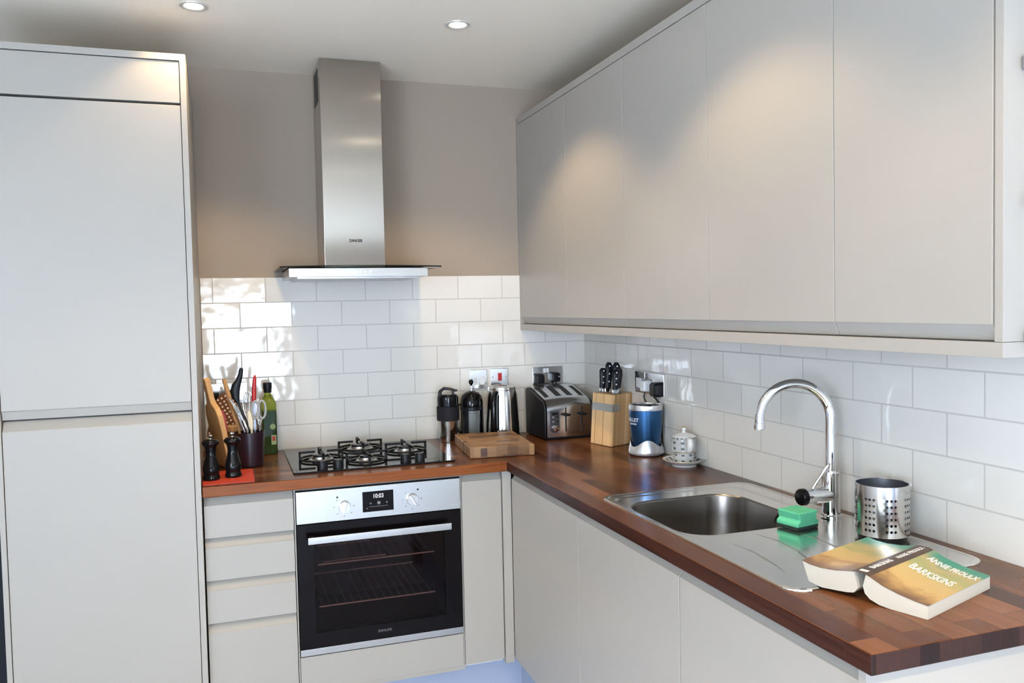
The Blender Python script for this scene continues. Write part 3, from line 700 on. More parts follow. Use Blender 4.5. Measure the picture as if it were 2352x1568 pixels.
# ------------------------------------------------------------------ small appliances
def flask():
    t = thing('travel_flask', 'stainless travel flask with a black grip band and flip lid', 'flask', (-.695, -.118, WB), -.35)
    B().lathe([(.0335, 0), (.035, .003), (.041, .090), (.0425, .098), (.0, .098)], 36, cap1=False).obj('flask_body', M_steelk, t)
    B().lathe([(.0470, .093), (.0480, .096), (.0480, .150), (.0465, .153), (.0, .153)], 36, cap1=False).obj('grip_band', M_rub, t)
    li = B().lathe([(.0440, .153), (.0450, .156), (.0455, .190), (.043, .198), (.036, .204), (.0, .206)], 36, cap1=False).obj('lid', M_blkg, t)
    b = B(); b.tube([(-.036, .0, .196), (-.032, 0, .216), (-.015, 0, .228), (.010, 0, .226), (.030, 0, .219), (.043, 0, .219)], [.006, .007, .007, .006, .006, .003], 10)
    b.box(.018, .028, -.012, .012, .200, .222, .002); b.box(-.04, -.025, -.012, .012, .19, .212, .003); b.obj('flip_handle', M_blk, li)
flask()

def cafetiere():
    t = thing('cafetiere', 'small glass cafetiere with a black frame and domed lid', 'coffee press', (-.579, -.080, WB))
    B().lathe([(.0, .012), (.046, .012), (.047, .016), (.047, .132), (.0465, .133)], 36, cap0=False, cap1=False).obj('glass_beaker', M_glass, t)
    b = B()
    b.lathe([(.0505, 0), (.0505, .014), (.047, .016), (.0, .016)], 36, cap1=False)
    b.lathe([(.0478, .126), (.0505, .128), (.0505, .140), (.0478, .142)], 36, cap0=False, cap1=False)
    for a in (-2.35, -.45, 2.0):
        c, s_ = math.cos(a), math.sin(a); bb = B().box(.0472, .0500, -.010, .010, .012, .130, .0008).xf(Matrix.Rotation(a, 4, 'Z'))
        me = bpy.data.meshes.new('t'); bb.bm.to_mesh(me); bb.bm.free(); b.bm.from_mesh(me); bpy.data.meshes.remove(me)
    b.obj('frame', M_blk, t)
    li = B().lathe([(.049, .141), (.0500, .146), (.0495, .165), (.044, .186), (.031, .200), (.013, .207), (.0, .208)], 36, cap1=False).obj('lid', M_blkg, t)
    B().lathe([(.0035, .207), (.0035, .232), (.006, .236), (.0105, .243), (.0110, .248), (.0075, .256), (0, .258)], 18, cap1=False).obj('plunger_knob', M_blkg, li)
    B().cyl((0, 0, .206), (0, 0, .230), .0042, seg=12).obj('plunger_rod', M_chrome, li)
    B().tube([(-.048, 0, .15), (-.058, .030, .15), (-.062, .034, .13), (-.062, .034, .06), (-.057, .028, .03), (-.049, 0, .03)], .0055, 10).obj('handle', M_blk, t)
cafetiere()

def kettle():
    t = thing('electric_kettle', 'tall tapered stainless electric kettle with a dark handle facing left', 'kettle', (-.449, -.108, WB))
    B().lathe([(.074, .0), (.076, .003), (.076, .010), (.0, .010)], 40, cap1=False).obj('power_base', M_blk, t)
    B().lathe([(.0735, .010), (.0745, .013), (.0720, .070), (.0650, .165), (.0620, .205), (.0600, .212)], 48, cap1=True).obj('kettle_body', M_steelk, t)
    B().lathe([(.0600, .212), (.0605, .215), (.0590, .222), (.04, .228), (.0, .230)], 48, cap1=False).obj('lid', M_steelk, t)
    # loop handle on the side facing the camera's left
    d = Vector((-.62, -.78, 0)); P = []
    for r, z in ((.058, .200), (.078, .200), (.094, .188), (.100, .165), (.103, .120), (.104, .070), (.099, .042), (.086, .030), (.070, .034)):
        P.append((d.x*r, d.y*r, z))
    B().tube(P, [.010, .012, .0135, .014, .014, .014, .013, .012, .010], 14).obj('handle', M_blkg, t)
    w = B(); s_ = Vector((.97, .22, 0))
    w.tube([(s_.x*.0715, s_.y*.0715, .030), (s_.x*.0695, s_.y*.0695, .10), (s_.x*.0635, s_.y*.0635, .19)], .012, 12)
    w.obj('water_gauge', M_blkg, t)
kettle()

def toaster():
    t = thing('toaster', 'four-slice chrome and black toaster standing in the tiled corner', 'toaster', (-.206, -.165, WB))
    w, d = .109, .118
    # chrome shell: front, rolled top, back
    prof = [(-d, .012), (-d-.001, .120), (-d, .135), (-d+.005, .150), (-d+.014, .162), (-d+.032, .171), (0, .194), (d-.04, .212), (d-.014, .212), (d-.004, .204), (d, .19), (d, .012)]
    def shell(n=24):
        b = B(); rings = []
        for k in range(n+1):
            u = -1 + 2*k/n; cz = .006*(1-u*u)
            rings.append([(u*w*.93, y, z + (cz if z > .1 else 0)) for y, z in prof])
        b.loops(rings); return b
    shell().obj('chrome_shell', M_steelt, t, smooth=40)
    for sx in (-1, 1):
        b = B(); p = [(-d+.003, .004), (-d+.002, .132), (-d+.012, .159), (-d+.03, .168), (0, .191), (d-.04, .209), (d-.006, .206), (d-.001, .19), (d-.001, .004)]
        x0, x1 = (sx*w*.93, sx*(w+.004))
        b.prism(p, min(x0, x1), max(x0, x1), 'yzx'); b.obj('side_panel', M_blk, t, bevel=.006)
    B().box(-w*.93, w*.93, -d+.004, d-.002, .002, .014).obj('base_tray', M_blk, t, smooth=0)
    for k in range(4):
        x = -.0765 + .051*k
        a = B(); sl = []
        def top(y):
            pts = prof[4:9]
            for (y0, z0), (y1, z1) in zip(pts[:-1], pts[1:]):
                if y0 <= y <= y1: return z0 + (z1-z0)*(y-y0)/(y1-y0)
            return pts[-1][1]
        u = x/(w*.93); cz = .006*(1-u*u)
        n = 10; rings = []
        for j in range(n+1):
            y = -.066 + .122*j/n; z = top(y) + cz + .0006
            rings.append([(x-.0130, y, z-.004), (x-.0130, y, z), (x+.0130, y, z), (x+.0130, y, z-.004)])
        a.loops(rings); a.obj('bread_slot', M_slot, t, smooth=30)
    # front controls
    f = -d-.0015
    b = B(); P = [(-.088+.0, .040)] 
    pts = [(-.0885, .125), (-.0885, .052)] + [(-.067+.0215*math.cos(PI+PI*k/10), .052+.0215*math.sin(PI+PI*k/10)) for k in range(1, 10)] + [(-.0455, .052), (-.0455, .125)]
    b.prism(pts, f-.001, f+.002, 'xzy'); cp = b.obj('control_panel', M_pan, t, smooth=0)
    B().lathe([(.0155, 0), (.0155, .006), (.0125, .012), (0, .0125)], 24, (-.067, f-.001, .052), (0, -1, 0), cap1=False).obj('browning_dial', M_chrome, cp)
    for xx, zz in ((-.0755, .098), (-.0755, .079), (-.056, .098), (-.056, .079)):
        B().lathe([(.0042, 0), (.004, .003), (0, .003)], 12, (xx, f-.001, zz), (0, -1, 0), cap1=False).obj('push_button', M_alu if xx < -.07 else M_blk, cp)
    B().box(-.080, -.053, f-.002, f-.0008, .108, .118).obj('display', M_blk, cp, smooth=0)
    for xx in (-.016, .058):
        B().box(xx-.003, xx+.003, f-.0008, f+.002, .034, .136, .0005).obj('lever_track', M_slot, t, smooth=0)
        b = B(); b.ball((xx, f-.014, .106), .019, (1, .55, .32), 20, 10); b.box(xx-.002, xx+.002, f-.012, f+.001, .103, .109); b.obj('lever', M_blk, t)
M_steelt = pbr('toaster_chrome', (.70, .69, .69), .2, 1.0, var=.02)
M_slot = pbr('slot_dark', (.010, .009, .008), .6)
M_pan = pbr('smoked_panel', (.05, .052, .06), .25)
toaster()

def knife_block():
    A = Vector((-.171, -.418, WB)); Bq = Vector((-.140, -.550, WB)); C = Vector((-.030, -.505, WB)); Dq = A + C - Bq
    t = thing('knife_block', 'light bamboo knife block leaning back beside the blender', 'knife block', Bq)
    lean = Vector((.026, .026, 0)); H = .205
    base = [A-Bq, Vector((0, 0, 0)), C-Bq, Dq-Bq]
    b = B()
    rings = []
    for u, z in ((0, .0005), (1, None)):
        rr = []
        for i, p in enumerate(base):
            zz = .0005 if u == 0 else (H if i in (1,) else H+.002)
            rr.append((p.x, p.y, zz))
        rings.append(rr)
    b.loops(rings); bl = b.obj('block', M_bamboo, t, smooth=0, bevel=.004)
    bl.matrix_parent_inverse = Matrix(((1, 0, lean.x/H, 0), (0, 1, lean.y/H, 0), (0, 0, 1, 0), (0, 0, 0, 1)))
    # steel band round two faces
    def P(s_, u, out):   # s in 0..1 along A->B (left face) 1..2 along B->C
        q = base[0].lerp(base[1], s_) if s_ <= 1 else base[1].lerp(base[2], s_-1)
        q = q + lean*u; nrm = Vector((-.97, -.24, 0)) if s_ <= 1 else Vector((.37, -.93, 0))
        if abs(s_-1) < 1e-6: nrm = Vector((-.5, -1.0, 0)).normalized()
        q = q + nrm*out; return Vector((q.x, q.y, H*u))
    b = B(); rings = []
    for s_ in (0.02, .3, .6, .9, .985, 1.0, 1.015, 1.1, 1.25, 1.33, 1.36):
        hw = 1.0 if s_ < 1.3 else .75
        uc = .745
        rings.append([P(s_, uc-.075*hw, .0012), P(s_, uc+.075*hw, .0012), P(s_, uc+.075*hw, .0002), P(s_, uc-.075*hw, .0002)])
    b.loops(rings); bd = b.obj('steel_band', M_band, t, smooth=20)
    B().lathe([(.0035, 0), (.003, .001), (0, .0012)], 12, P(1.27, .745, .001), (.37, -.93, 0), cap1=False).obj('rivet', M_alu, bd)
    # five knives: each stands in a slot and could be pulled out
    up = Vector((lean.x, lean.y, H)).normalized()
    topc = lambda s_, q: (base[0].lerp(base[1], s_) + (base[2]-base[1])*q + lean) + Vector((0, 0, H+.002)) + Bq
    K = ((.18, .30, .100, 'narrow black-handled knife at the left of the knife block'), (.42, .34, .125, 'tall black-handled knife left of centre in the knife block'), (.72, .40, .126, 'tall black-handled knife in the middle of the knife block'),
         (.90, .20, .098, 'short black-handled knife at the front edge of the knife block'), (.62, .62, .105, 'black-handled knife behind the middle ones in the knife block'))
    fw = Vector((-.2, -.98, 0)); sd = Vector((.95, -.2, 0)).normalized()
    for s_, q, L, lab in K:
        o = topc(s_, q); k = thing('kitchen_knife', lab, 'knife', o, group='knives in the block')
        a = up; w_ = (sd - a*sd.dot(a)).normalized(); th = a.cross(w_)
        b = B()
        b.loops([[a*z + w_*x + th*y for x, y in ((-.012, -.006), (.012, -.006), (.012, .006), (-.012, .006))] for z in (.0002, .018)]); b.obj('bolster', M_chrome, k, bevel=.002)
        b = B(); rings = []
        for j in range(9):
            u = j/8; z = .018 + (L-.018)*u; wd = .0128 + .0025*math.sin(u*PI*1.0) - .0012*math.sin(u*2*PI) + (.001 if u > .8 else 0); of = .002*math.sin(u*PI)
            sc = 1.0 if j < 8 else .6
            rings.append([a*z + w_*((wd*math.cos(t_))*sc + of) + th*(.0075*math.sin(t_)*sc) for t_ in [2*PI*i/14 for i in range(14)]])
        b.loops(rings); hd = b.obj('handle', M_knifeh, k, smooth=60)
        for u in (.25, .55, .85):
            z = .018 + (L-.018)*u
            B().lathe([(.0032, -.0002), (.003, .0012), (0, .0015)], 10, a*z + w_*.002 - th*.0070*1 if th.y > 0 else a*z + w_*.002 + th*.0070, -th if th.y > 0 else th, cap1=False).obj('rivet', M_wht, hd)
        B().sk([[a*z + w_*x + th*y for x, y in ((-.008, -.001), (.008, -.001), (.008, .001), (-.008, .001))] for z in (-.0001, .0004)]).obj('blade_heel', M_chrome, k)
M_band = pbr('satin_band', (.42, .42, .41), .4, .9)
knife_block()

def blender_base():
    t = thing('blender', 'compact blender with a metallic blue body on a silver foot', 'blender', (-.0885, -.748, WB))
    B().lathe([(.060, 0), (.060, .004), (.056, .006)], 36).obj('rubber_foot', M_rub, t)
    # silver skirt with a wave-cut upper edge
    b = B(); n = 72; rings = []
    for u in range(9):
        f = u/8; ring = []
        for k in range(n):
            a = 2*PI*k/n
            ztop = .048 + .013*math.cos(3*(a+1.92))
            z = .005 + (ztop-.005)*f
            r = .0685 - .0060*(z/.06)**1.0 - .006*f*f + (.0 if f > .08 else -.003)
            ring.append((r*math.cos(a), r*math.sin(a), z))
        rings.append(ring)
    b.loops(rings, True, True, False); b.obj('foot', M_silver, t, smooth=60)
    B().lathe([(.048, .022), (.0525, .045), (.0565, .070), (.0600, .110), (.0620, .150), (.0625, .172)], 56, cap0=True, cap1=False).obj('body', M_blue, t, smooth=60)
    B().lathe([(.0630, .171), (.0640, .173), (.0640, .188), (.0625, .191), (.0585, .191), (.057, .186)], 56, cap0=False, cap1=False).obj('rim', M_silp, t)
    B().lathe([(.0575, .186), (.050, .182), (.035, .184), (.02, .190), (0, .191)], 40, cap0=False, cap1=False).obj('drive_well', M_blkg, t)
    # lettering wraps the body at its left edge
    def wrap(txt, size, z, a0, nm):
        o = lettering(nm, txt, size, Matrix.Identity(4), M_print, t, .0001, 1.0, bold=.02)
        for v in o.data.vertices:
            r = .0600 + .0020*(z + v.co.y - .110)/.040 + .0003
            a = a0 + v.co.x/r; zz = z + v.co.y
            v.co = ((r + v.co.z)*math.cos(a), (r + v.co.z)*math.sin(a), zz)
    wrap('BULLET', .0190, .136, -3.02, 'lettering'); wrap('BLENDER', .0085, .121, -2.95, 'lettering')
blender_base()

def tea_set():
    x, y = -.0695, -.992
    group = 'tea for one set'
    s_ = thing('saucer', 'patterned white saucer with a gold rim under the stacked teacup', 'saucer', (x, y, WB), group=group)
    def patt(prof, seg, cell, test, name, par, m=(None,)):
        """lathe whose cells are coloured one by one (the transfer pattern)"""
        b = B(); rings = [[(max(r, 1e-5)*math.cos(2*PI*i/seg), max(r, 1e-5)*math.sin(2*PI*i/seg), z) for i in range(seg)] for r, z in prof]
        R = [[b.bm.verts.new(p) for p in rr] for rr in rings]
        for j in range(len(R)-1):
            for i in range(seg):
                f = b.bm.faces.new((R[j][i], R[j][(i+1) % seg], R[j+1][(i+1) % seg], R[j+1][i])); f.material_index = test(i, j)
        b.bm.faces.new(list(reversed(R[0]))); b.bm.faces.new(R[-1])
        return b.obj(name, [M_porc if name == 'plate' else M_porc2, M_grid, M_gold], par, smooth=60)
    prof = [(.043, 0), (.044, .004), (.046, .006), (.060, .012), (.0745, .021), (.0755, .0225), (.0750, .0240), (.0735, .0235), (.066, .0205), (.058, .0160), (.050, .0120), (.042, .0105), (.0, .0105)]
    patt(prof, 80, 0, lambda i, j: 2 if j in (5, 6) else (1 if (j in (8, 9) and (i//2) % 3 == 0) or (j == 8 and i % 4 == 0) else 0), 'plate', s_)
    c = thing('teacup', 'straight-sided grey-patterned teacup between the saucer and teapot', 'cup', (x, y, WB+.0108), group=group)
    zs = [0, .002] + [.002 + .0034*k for k in range(1, 11)] + [.0385]
    rad = lambda z: .0350 + .0010*z/.04
    patt([(rad(z)-(.002 if z == 0 else 0), z) for z in zs], 64, 0, lambda i, j: 2 if j >= 11 else (1 if (j in (2, 3, 8, 9) and i % 8 in (0, 1, 2)) else 0), 'cup_body', c)
    p = thing('teapot', 'small patterned teapot with white handle stacked on the teacup', 'teapot', (x, y, WB+.0495), group=group)
    zs = [0, .002] + [.002 + .0040*k for k in range(1, 13)] + [.0520]
    patt([(.0345 if z < .001 else .0415 + .0005*z/.05, z) for z in zs], 64, 0, lambda i, j: 2 if j == 0 else (1 if (j in (12, 13)) and (i//2) % 2 == 0 or (j in (3, 4, 8, 9) and i % 8 in (0, 1, 2)) else 0), 'pot_body', p)
    li = B().lathe([(.0425, .0520), (.0430, .0545), (.038, .0580), (.022, .0640), (.008, .0670), (.0065, .0690), (0, .0692)], 40, cap1=False).obj('lid', M_porc, p)
    B().lathe([(.005, .0688), (.006, .073), (.0085, .079), (.008, .083)], 20, cap1=True).obj('lid_knob', M_porc, li)
    B().lathe([(.0082, .0832), (.0086, .0850), (.006, .0865), (0, .0867)], 20, cap1=False).obj('knob_cap', M_gold, li)
    d = Vector((-.20, -.98, 0)); P = []
    for r, z in ((.040, .046), (.052, .050), (.063, .046), (.068, .034), (.066, .022), (.058, .012), (.046, .006), (.040, .007)): P.append((d.x*r, d.y*r, z))
    B().tube(P, [.006, .0085, .0105, .0115, .0115, .010, .008, .006], 12).obj('handle', M_porc, p)
tea_set()

# ------------------------------------------------------------------ chopping board, mat, mills, pot, bottle
def board():
    t = thing('chopping_board', 'thick end-grain chopping board lying on the worktop by the hob', 'chopping board', (-.582, -.388, WB), -.10)
    w, d = .126, .178
    b = B().box(-w, w, -d, d, .0005, .043, .004, 3); b.obj('board', M_board, t)
    B().box(-.085, -.060, -d-.0008, -d+.02, .006, .038).obj('inlay_block', M_bsd, t, smooth=0)
    B().box(.0, .075, -d-.0005, -d+.01, .003, .008).obj('finger_groove', M_bsd, t, smooth=0)
board()
_b = B(); _b.loops([[(x, y, WB+z) for x, y in rrect(-1.668, -1.502, -.632, -.40, .004, 3)] for z in (.0003, .0028)])
tag(_b.obj('place_mat', M_mat), 'flat red mat under the two black mills at the worktop edge', 'mat')
def mill(x, y, label):
    t = thing('pepper_mill', label, 'mill', (x, y, WB+.0030), group='black mills')
    B().lathe([(.0265, 0), (.0275, .002), (.0275, .012), (.0255, .015), (.0250, .018), (.0275, .030), (.0278, .040), (.0240, .056), (.0185, .076), (.0165, .090), (.0172, .102), (.0200, .112)], 36).obj('mill_body', M_blkg, t, smooth=50)
    hd = B().lathe([(.0200, .1125), (.0225, .116), (.0275, .122), (.0285, .126), (.0270, .131), (.0200, .137), (.0080, .139)], 36).obj('mill_head', M_blkg, t, smooth=50)
    B().lathe([(.0050, .139), (.0035, .142), (.0045, .146), (.0075, .149), (.0070, .153), (0, .1545)], 18, cap1=False).obj('mill_nut', M_chrome, hd)
mill(-1.6405, -.548, 'glossy black mill on the red mat against the tall cabinet')
mill(-1.5695, -.525, 'glossy black mill on the red mat in front of the utensil pot')

PX, PY = -1.508, -.325
def pot():
    t = tag(B().lathe([(.0450, .0006), (.0480, .004), (.0540, .120), (.0545, .128), (.0520, .128), (.0510, .120), (.0450, .010), (0, .010)], 40, cap1=False).obj('utensil_pot', M_plum, loc=(PX, PY, WB)), 'dark plum utensil pot full of cooking tools', 'pot')
pot()
def utensils():
    g = 'utensils in the plum pot'
    base = lambda dx, dy: Vector((PX+dx, PY+dy, WB+.012))
    # black ladle / turner, head upwards
    t = thing('black_spatula', 'black plastic spatula rising highest out of the plum pot', 'utensil', base(.012, .012), group=g)
    o = base(.012, .012); f = lambda x, z, y=-.315: Vector((x, y, z))-o
    B().tube([f(-1.500, .93), f(-1.502, 1.035), f(-1.527, 1.10), f(-1.545, 1.15)], .0045, 10).obj('handle', M_blk, t)
    b = B(); rings = []
    for x, z, w_ in ((-1.544, 1.145, .006), (-1.552, 1.165, .014), (-1.553, 1.19, .017), (-1.547, 1.215, .016), (-1.538, 1.232, .011), (-1.532, 1.25, .0085), (-1.529, 1.268, .0075), (-1.529, 1.275, .004)):
        c = f(x, z, -.31); rings.append([c + Vector((w_*math.cos(2*PI*i/12), .006*math.sin(2*PI*i/12), 0)) for i in range(12)])
    b.loops(rings); b.obj('head', M_blk, t, smooth=60)
    o = base(-.022, .0); t = thing('wooden_spoon', 'pale wooden spoon handle leaning left out of the plum pot', 'utensil', o, group=g)
    f = lambda x, z, y=-.32: Vector((x, y, z))-o
    B().tube([f(-1.530, .925), f(-1.545, 1.06), f(-1.556, 1.09), f(-1.575, 1.17), f(-1.590, 1.236)], [.006, .006, .008, .0085, .008], 12).obj('handle', M_spoon, t)
    o = base(-.005, -.012); t = thing('steel_tongs', 'shiny steel tongs leaning left in the plum pot', 'utensil', o, group=g)
    f = lambda x, z, y=-.34: Vector((x, y, z))-o
    B().tube([f(-1.512, .925), f(-1.528, 1.045), f(-1.552, 1.115), f(-1.574, 1.165)], [.004, .006, .006, .005], 8).obj('arm', M_chrome, t)
    B().tube([f(-1.508, .925, -.333), f(-1.518, 1.045, -.328), f(-1.545, 1.115, -.328), f(-1.574, 1.165, -.336)], [.004, .006, .006, .005], 8).obj('arm', M_chrome, t)
    o = base(.010, .026); t = thing('wire_whisk', 'wire whisk standing behind the spatula in the plum pot', 'utensil', o, group=g)
    f = lambda x, z, y=-.29: Vector((x, y, z))-o
    B().tube([f(-1.500, .925), f(-1.507, 1.08)], .006, 10).obj('handle', M_chrome, t)
    for k in range(5):
        a = PI*k/5; c, s_ = math.cos(a), math.sin(a); P = []
        for j in range(15):
            u = j/14*PI*2 - PI; zz = 1.08 + .105*(math.cos(u)+1)/2; rr = .022*math.sin(u)*(.55+.45*(math.cos(u)+1)/2)
            P.append(f(-1.509 + rr*c, zz, -.29 + rr*s_))
        B().tube(P, .0011, 6).obj('wire_loop', M_chrome, t)
    o = base(.024, .004); t = thing('red_knife', 'slim red-handled knife upright in the plum pot', 'utensil', o, group=g)
    f = lambda x, z, y=-.31: Vector((x, y, z))-o
    B().tube([f(-1.489, 1.145), f(-1.487, 1.16), f(-1.485, 1.20), f(-1.482, 1.235), f(-1.481, 1.246)], [.007, .008, .008, .006, .002], 12).obj('handle', M_red, t)
    B().box(-.005, .003, -.001, .001, -.005, .225).xf(Matrix.Translation((-.002, .011, .005))).obj('blade', M_holdin, t, smooth=0)
    o = base(.034, -.004); t = thing('scissors', 'kitchen scissors with grey loop grips in the plum pot', 'utensil', o, group=g)
    f = lambda x, z, y=-.335: Vector((x, y, z))-o
    for sx, cx in ((1, -1.460), (-1, -1.484)):
        P = []
        for k in range(24):
            a = 2*PI*k/24; P.append(f(cx + .0125*math.cos(a)*1.0, 1.118 + .033*math.sin(a), -.335+.004*sx))
        B().tube(P, .0042, 8, closed=True).obj('grip', M_scis, t)
        B().tube([f(cx-.004*sx, 1.088, -.335+.004*sx), f(-1.474, 1.055, -.335+.003*sx), f(-1.476-.004*sx, .935, -.333+.003*sx)], [.005, .0055, .002], 8).obj('blade', M_chrome, t)
    o = base(.006, -.024); t = thing('cream_spatula', 'cream silicone spatula head low in the plum pot', 'utensil', o, group=g)
    f = lambda x, z, y=-.345: Vector((x, y, z))-o
    b = B(); rings = []
    for x, z, w_ in ((-1.500, 1.045, .004), (-1.502, 1.06, .0085), (-1.504, 1.085, .0095), (-1.507, 1.108, .008), (-1.508, 1.118, .003)):
        c = f(x, z); rings.append([c + Vector((w_*math.cos(2*PI*i/12), .004*math.sin(2*PI*i/12), 0)) for i in range(12)])
    b.loops(rings); b.obj('head', M_cream, t, smooth=60)
    B().tube([f(-1.500, 1.05), f(-1.498, .925)], .004, 8).obj('handle', M_cream, t)
    o = base(-.004, -.036); t = thing('steel_spoon', 'plain steel spoon handle at the front of the plum pot', 'utensil', o, group=g)
    f = lambda x, z, y=-.362: Vector((x, y, z))-o
    B().tube([f(-1.511, .928), f(-1.517, 1.045), f(-1.530, 1.085)], [.004, .006, .0065], 8).obj('handle', M_chrome, t)
utensils()

def oil_bottle():
    t = thing('oil_bottle', 'tall square green glass oil bottle at the tiles left of the hob', 'bottle', (-1.428, -.083, WB), .12)
    sec = lambda h, r, z: [(x, y, z) for x, y in rrect(-h, h, -h, h, r, 5)]
    b = B(); b.loops([sec(.0270, .006, .0005), sec(.0295, .007, .003), sec(.0295, .007, .022), sec(.0285, .007, .025), sec(.0285, .007, .175)], True, True, False); b.obj('lower_glass', M_grnd, t, smooth=50)
    b = B(); b.loops([sec(.0285, .007, .175), sec(.0285, .008, .200), sec(.0265, .012, .213), sec(.0205, .0180, .226), sec(.0150, .0140, .234), sec(.0130, .0125, .240), sec(.0130, .0125, .250)], True, False, True); b.obj('shoulder', M_green, t, smooth=50)
    B().lathe([(.0150, .247), (.0155, .249), (.0160, .262), (.0172, .264), (.0172, .284), (.0160, .287), (0, .287)], 24, cap1=False).obj('cap', M_blk, t)
    la = B().box(.004, .0230, -.0291, -.0284, .040, .078).obj('label', M_lab, t, smooth=0)
    B().box(.008, .0190, -.0294, -.0290, .055, .073).obj('label_badge', M_red, la, smooth=0)
    B().cyl((.011, -.0284, .112), (.011, -.0292, .112), .011, seg=24).obj('seal', M_lab, t)
oil_bottle()

def paddle():
    # long-handled board leaning against the cabinet side, its narrow edge towards the camera
    t = thing('paddle_board', 'long-handled beech paddle board leaning beside the tall cabinet', 'chopping board', (-1.590, -.330, WB+.0032))
    out = [(-.055, .0), (.075, .0), (.082, .15), (.080, .200), (.066, .226), (.038, .243), (.030, .262), (.028, .318), (.024, .332), (.008, .336), (-.004, .330), (-.006, .262), (-.014, .243), (-.045, .226), (-.060, .200), (-.062, .15)]
    b = B(); b.prism(out, -.010, .010, 'yzx')
    ang = math.atan2(.062, .33)
    b.xf(Matrix.Rotation(.32, 4, 'Z') @ Matrix.Rotation(-ang, 4, 'Y'))
    zmin = min(v.co.z for v in b.bm.verts)
    b.xf(Matrix.Translation((0, 0, -zmin+.0003)))
    b.obj('board', M_padl, t, smooth=25, bevel=.003)
paddle()
def glove():
    o = (-1.606, -.190, WB)
    t = thing('oven_glove', 'brown oven glove with white dots propped behind the paddle board', 'oven glove', o)
    b = B(); rings = []
    P = [(-.000, .0006, .036), (.001, .05, .040), (-.001, .10, .044), (-.002, .15, .048), (-.003, .19, .047), (-.006, .222, .040), (-.010, .245, .027), (-.014, .256, .010)]
    for x, z, w_ in P:
        th = .014 if z < .2 else .012
        rings.append([Vector((x + w_*math.cos(2*PI*i/20), th*math.sin(2*PI*i/20), z)) for i in range(20)])
    b.loops(rings); b.xf(Matrix.Rotation(.28, 4, 'Y') @ Matrix.Identity(4))
    zmin = min(v.co.z for v in b.bm.verts); b.xf(Matrix.Translation((-.035, 0, -zmin+.0005)))
    b.obj('mitt', M_spot, t, smooth=60)
    q = thing('pink_cloth', 'small folded pink cloth hanging in front of the dotted oven glove', 'cloth', (-1.605, -.245, WB))
    b = B(); rings = []
    for x, z, w_ in ((.012, .0006, .014), (.010, .08, .015), (.004, .15, .015), (.0, .19, .013), (-.003, .203, .009)):
        rings.append([Vector((x + w_*math.cos(2*PI*i/14), .008*math.sin(2*PI*i/14), z)) for i in range(14)])
    b.loops(rings); b.obj('cloth', M_pink, q, smooth=60)
    j = thing('brown_jar', 'small brown glass jar beside the plum pot', 'jar', (-1.567, -.235, WB))
    B().lathe([(.024, .0006), (.027, .004), (.027, .105), (.022, .118), (.020, .122)], 28).obj('jar', M_jar, j)
    B().lathe([(.0215, .122), (.0215, .140), (.020, .142), (0, .142)], 24, cap1=False).obj('lid', M_padl, j)
glove()

# ------------------------------------------------------------------ things on the sink
def sponge():
    t = thing('sponge', 'green washing-up sponge with a dark scouring base on the drainer', 'sponge', (-.236, -1.820, WB+.0028), math.radians(12))
    b = B(); w = .036; d = .034
    p = [(-w-.002, .008), (-w-.002, .018), (-w+.007, .024), (-w+.001, .044), (w-.001, .044), (w-.007, .024), (w+.002, .018), (w+.002, .008)]
    b.prism(p, -d, d, 'xzy'); b.obj('foam', M_spng, t, smooth=30, bevel=.0025)
    B().box(-w-.001, w+.001, -d+.001, d-.001, .0002, .0085, .001).obj('scouring_pad', M_scour, t)
sponge()
def holder():
    r, H = .0595, .130; c = (-.115, -1.975, WB+.0026)
    t = thing('cutlery_holder', 'perforated stainless steel cutlery holder standing on the drainer', 'holder', c)
    b = B(); bm = b.bm
    zs = [.012, .020] + [.020+.0145*k for k in range(1, 7)] + [.118, H]
    nc = 40; cols = []; cache = {}
    def v(a, z, rr=r):
        k = (round(a % (2*PI), 6), round(z, 6))
        if k not in cache: cache[k] = bm.verts.new((rr*math.cos(a), rr*math.sin(a), z))
        return cache[k]
    da = 2*PI/nc; a_off = -2.22
    for i in range(nc):
        a0 = a_off + i*da; a1 = a0+da; am = (a0+a1)/2
        holecol = (i % 5) in (0, 1, 2)
        for j in range(len(zs)-1):
            z0, z1 = zs[j], zs[j+1]; zm = (z0+z1)/2
            O = [(a0, z0), (am, z0), (a1, z0), (a1, zm), (a1, z1), (am, z1), (a0, z1), (a0, zm)]
            O = [v(*q) for q in O]
            if holecol and 1 <= j <= 6:
                hr = .0034; I = []
                for q in range(8):
                    an = -3*PI/4 + q*PI/4; aa = am + hr*math.cos(an)/r; zz = zm + hr*math.sin(an)
                    I.append(bm.verts.new((r*math.cos(aa), r*math.sin(aa), zz)))
                for q in range(8): bm.faces.new((O[q], O[(q+1) % 8], I[(q+1) % 8], I[q]))
            else: bm.faces.new(O)
    o = b.obj('perforated_body', [M_holdin, M_holder], t, smooth=60)
    so = o.modifiers.new('wall', 'SOLIDIFY'); so.thickness = .0011; so.offset = -1; so.material_offset = 1; so.material_offset_rim = 1
    es = o.modifiers.new('crisp', 'EDGE_SPLIT'); es.split_angle = math.radians(35)
    B().lathe([(.0535, .0), (.0545, .002), (.0545, .011), (.058, .013), (0, .013)], 40, cap1=False).obj('base', M_blk, t)
    B().tube([(r*math.cos(2*PI*k/48)*.993, r*math.sin(2*PI*k/48)*.993, H) for k in range(48)], .0013, 8, closed=True).obj('rolled_rim', M_holder, t)
M_holder = pbr('polished_steel_holder', (.60, .59, .58), .16, 1.0, var=.03, stretch=(1, 1, 20))
holder()

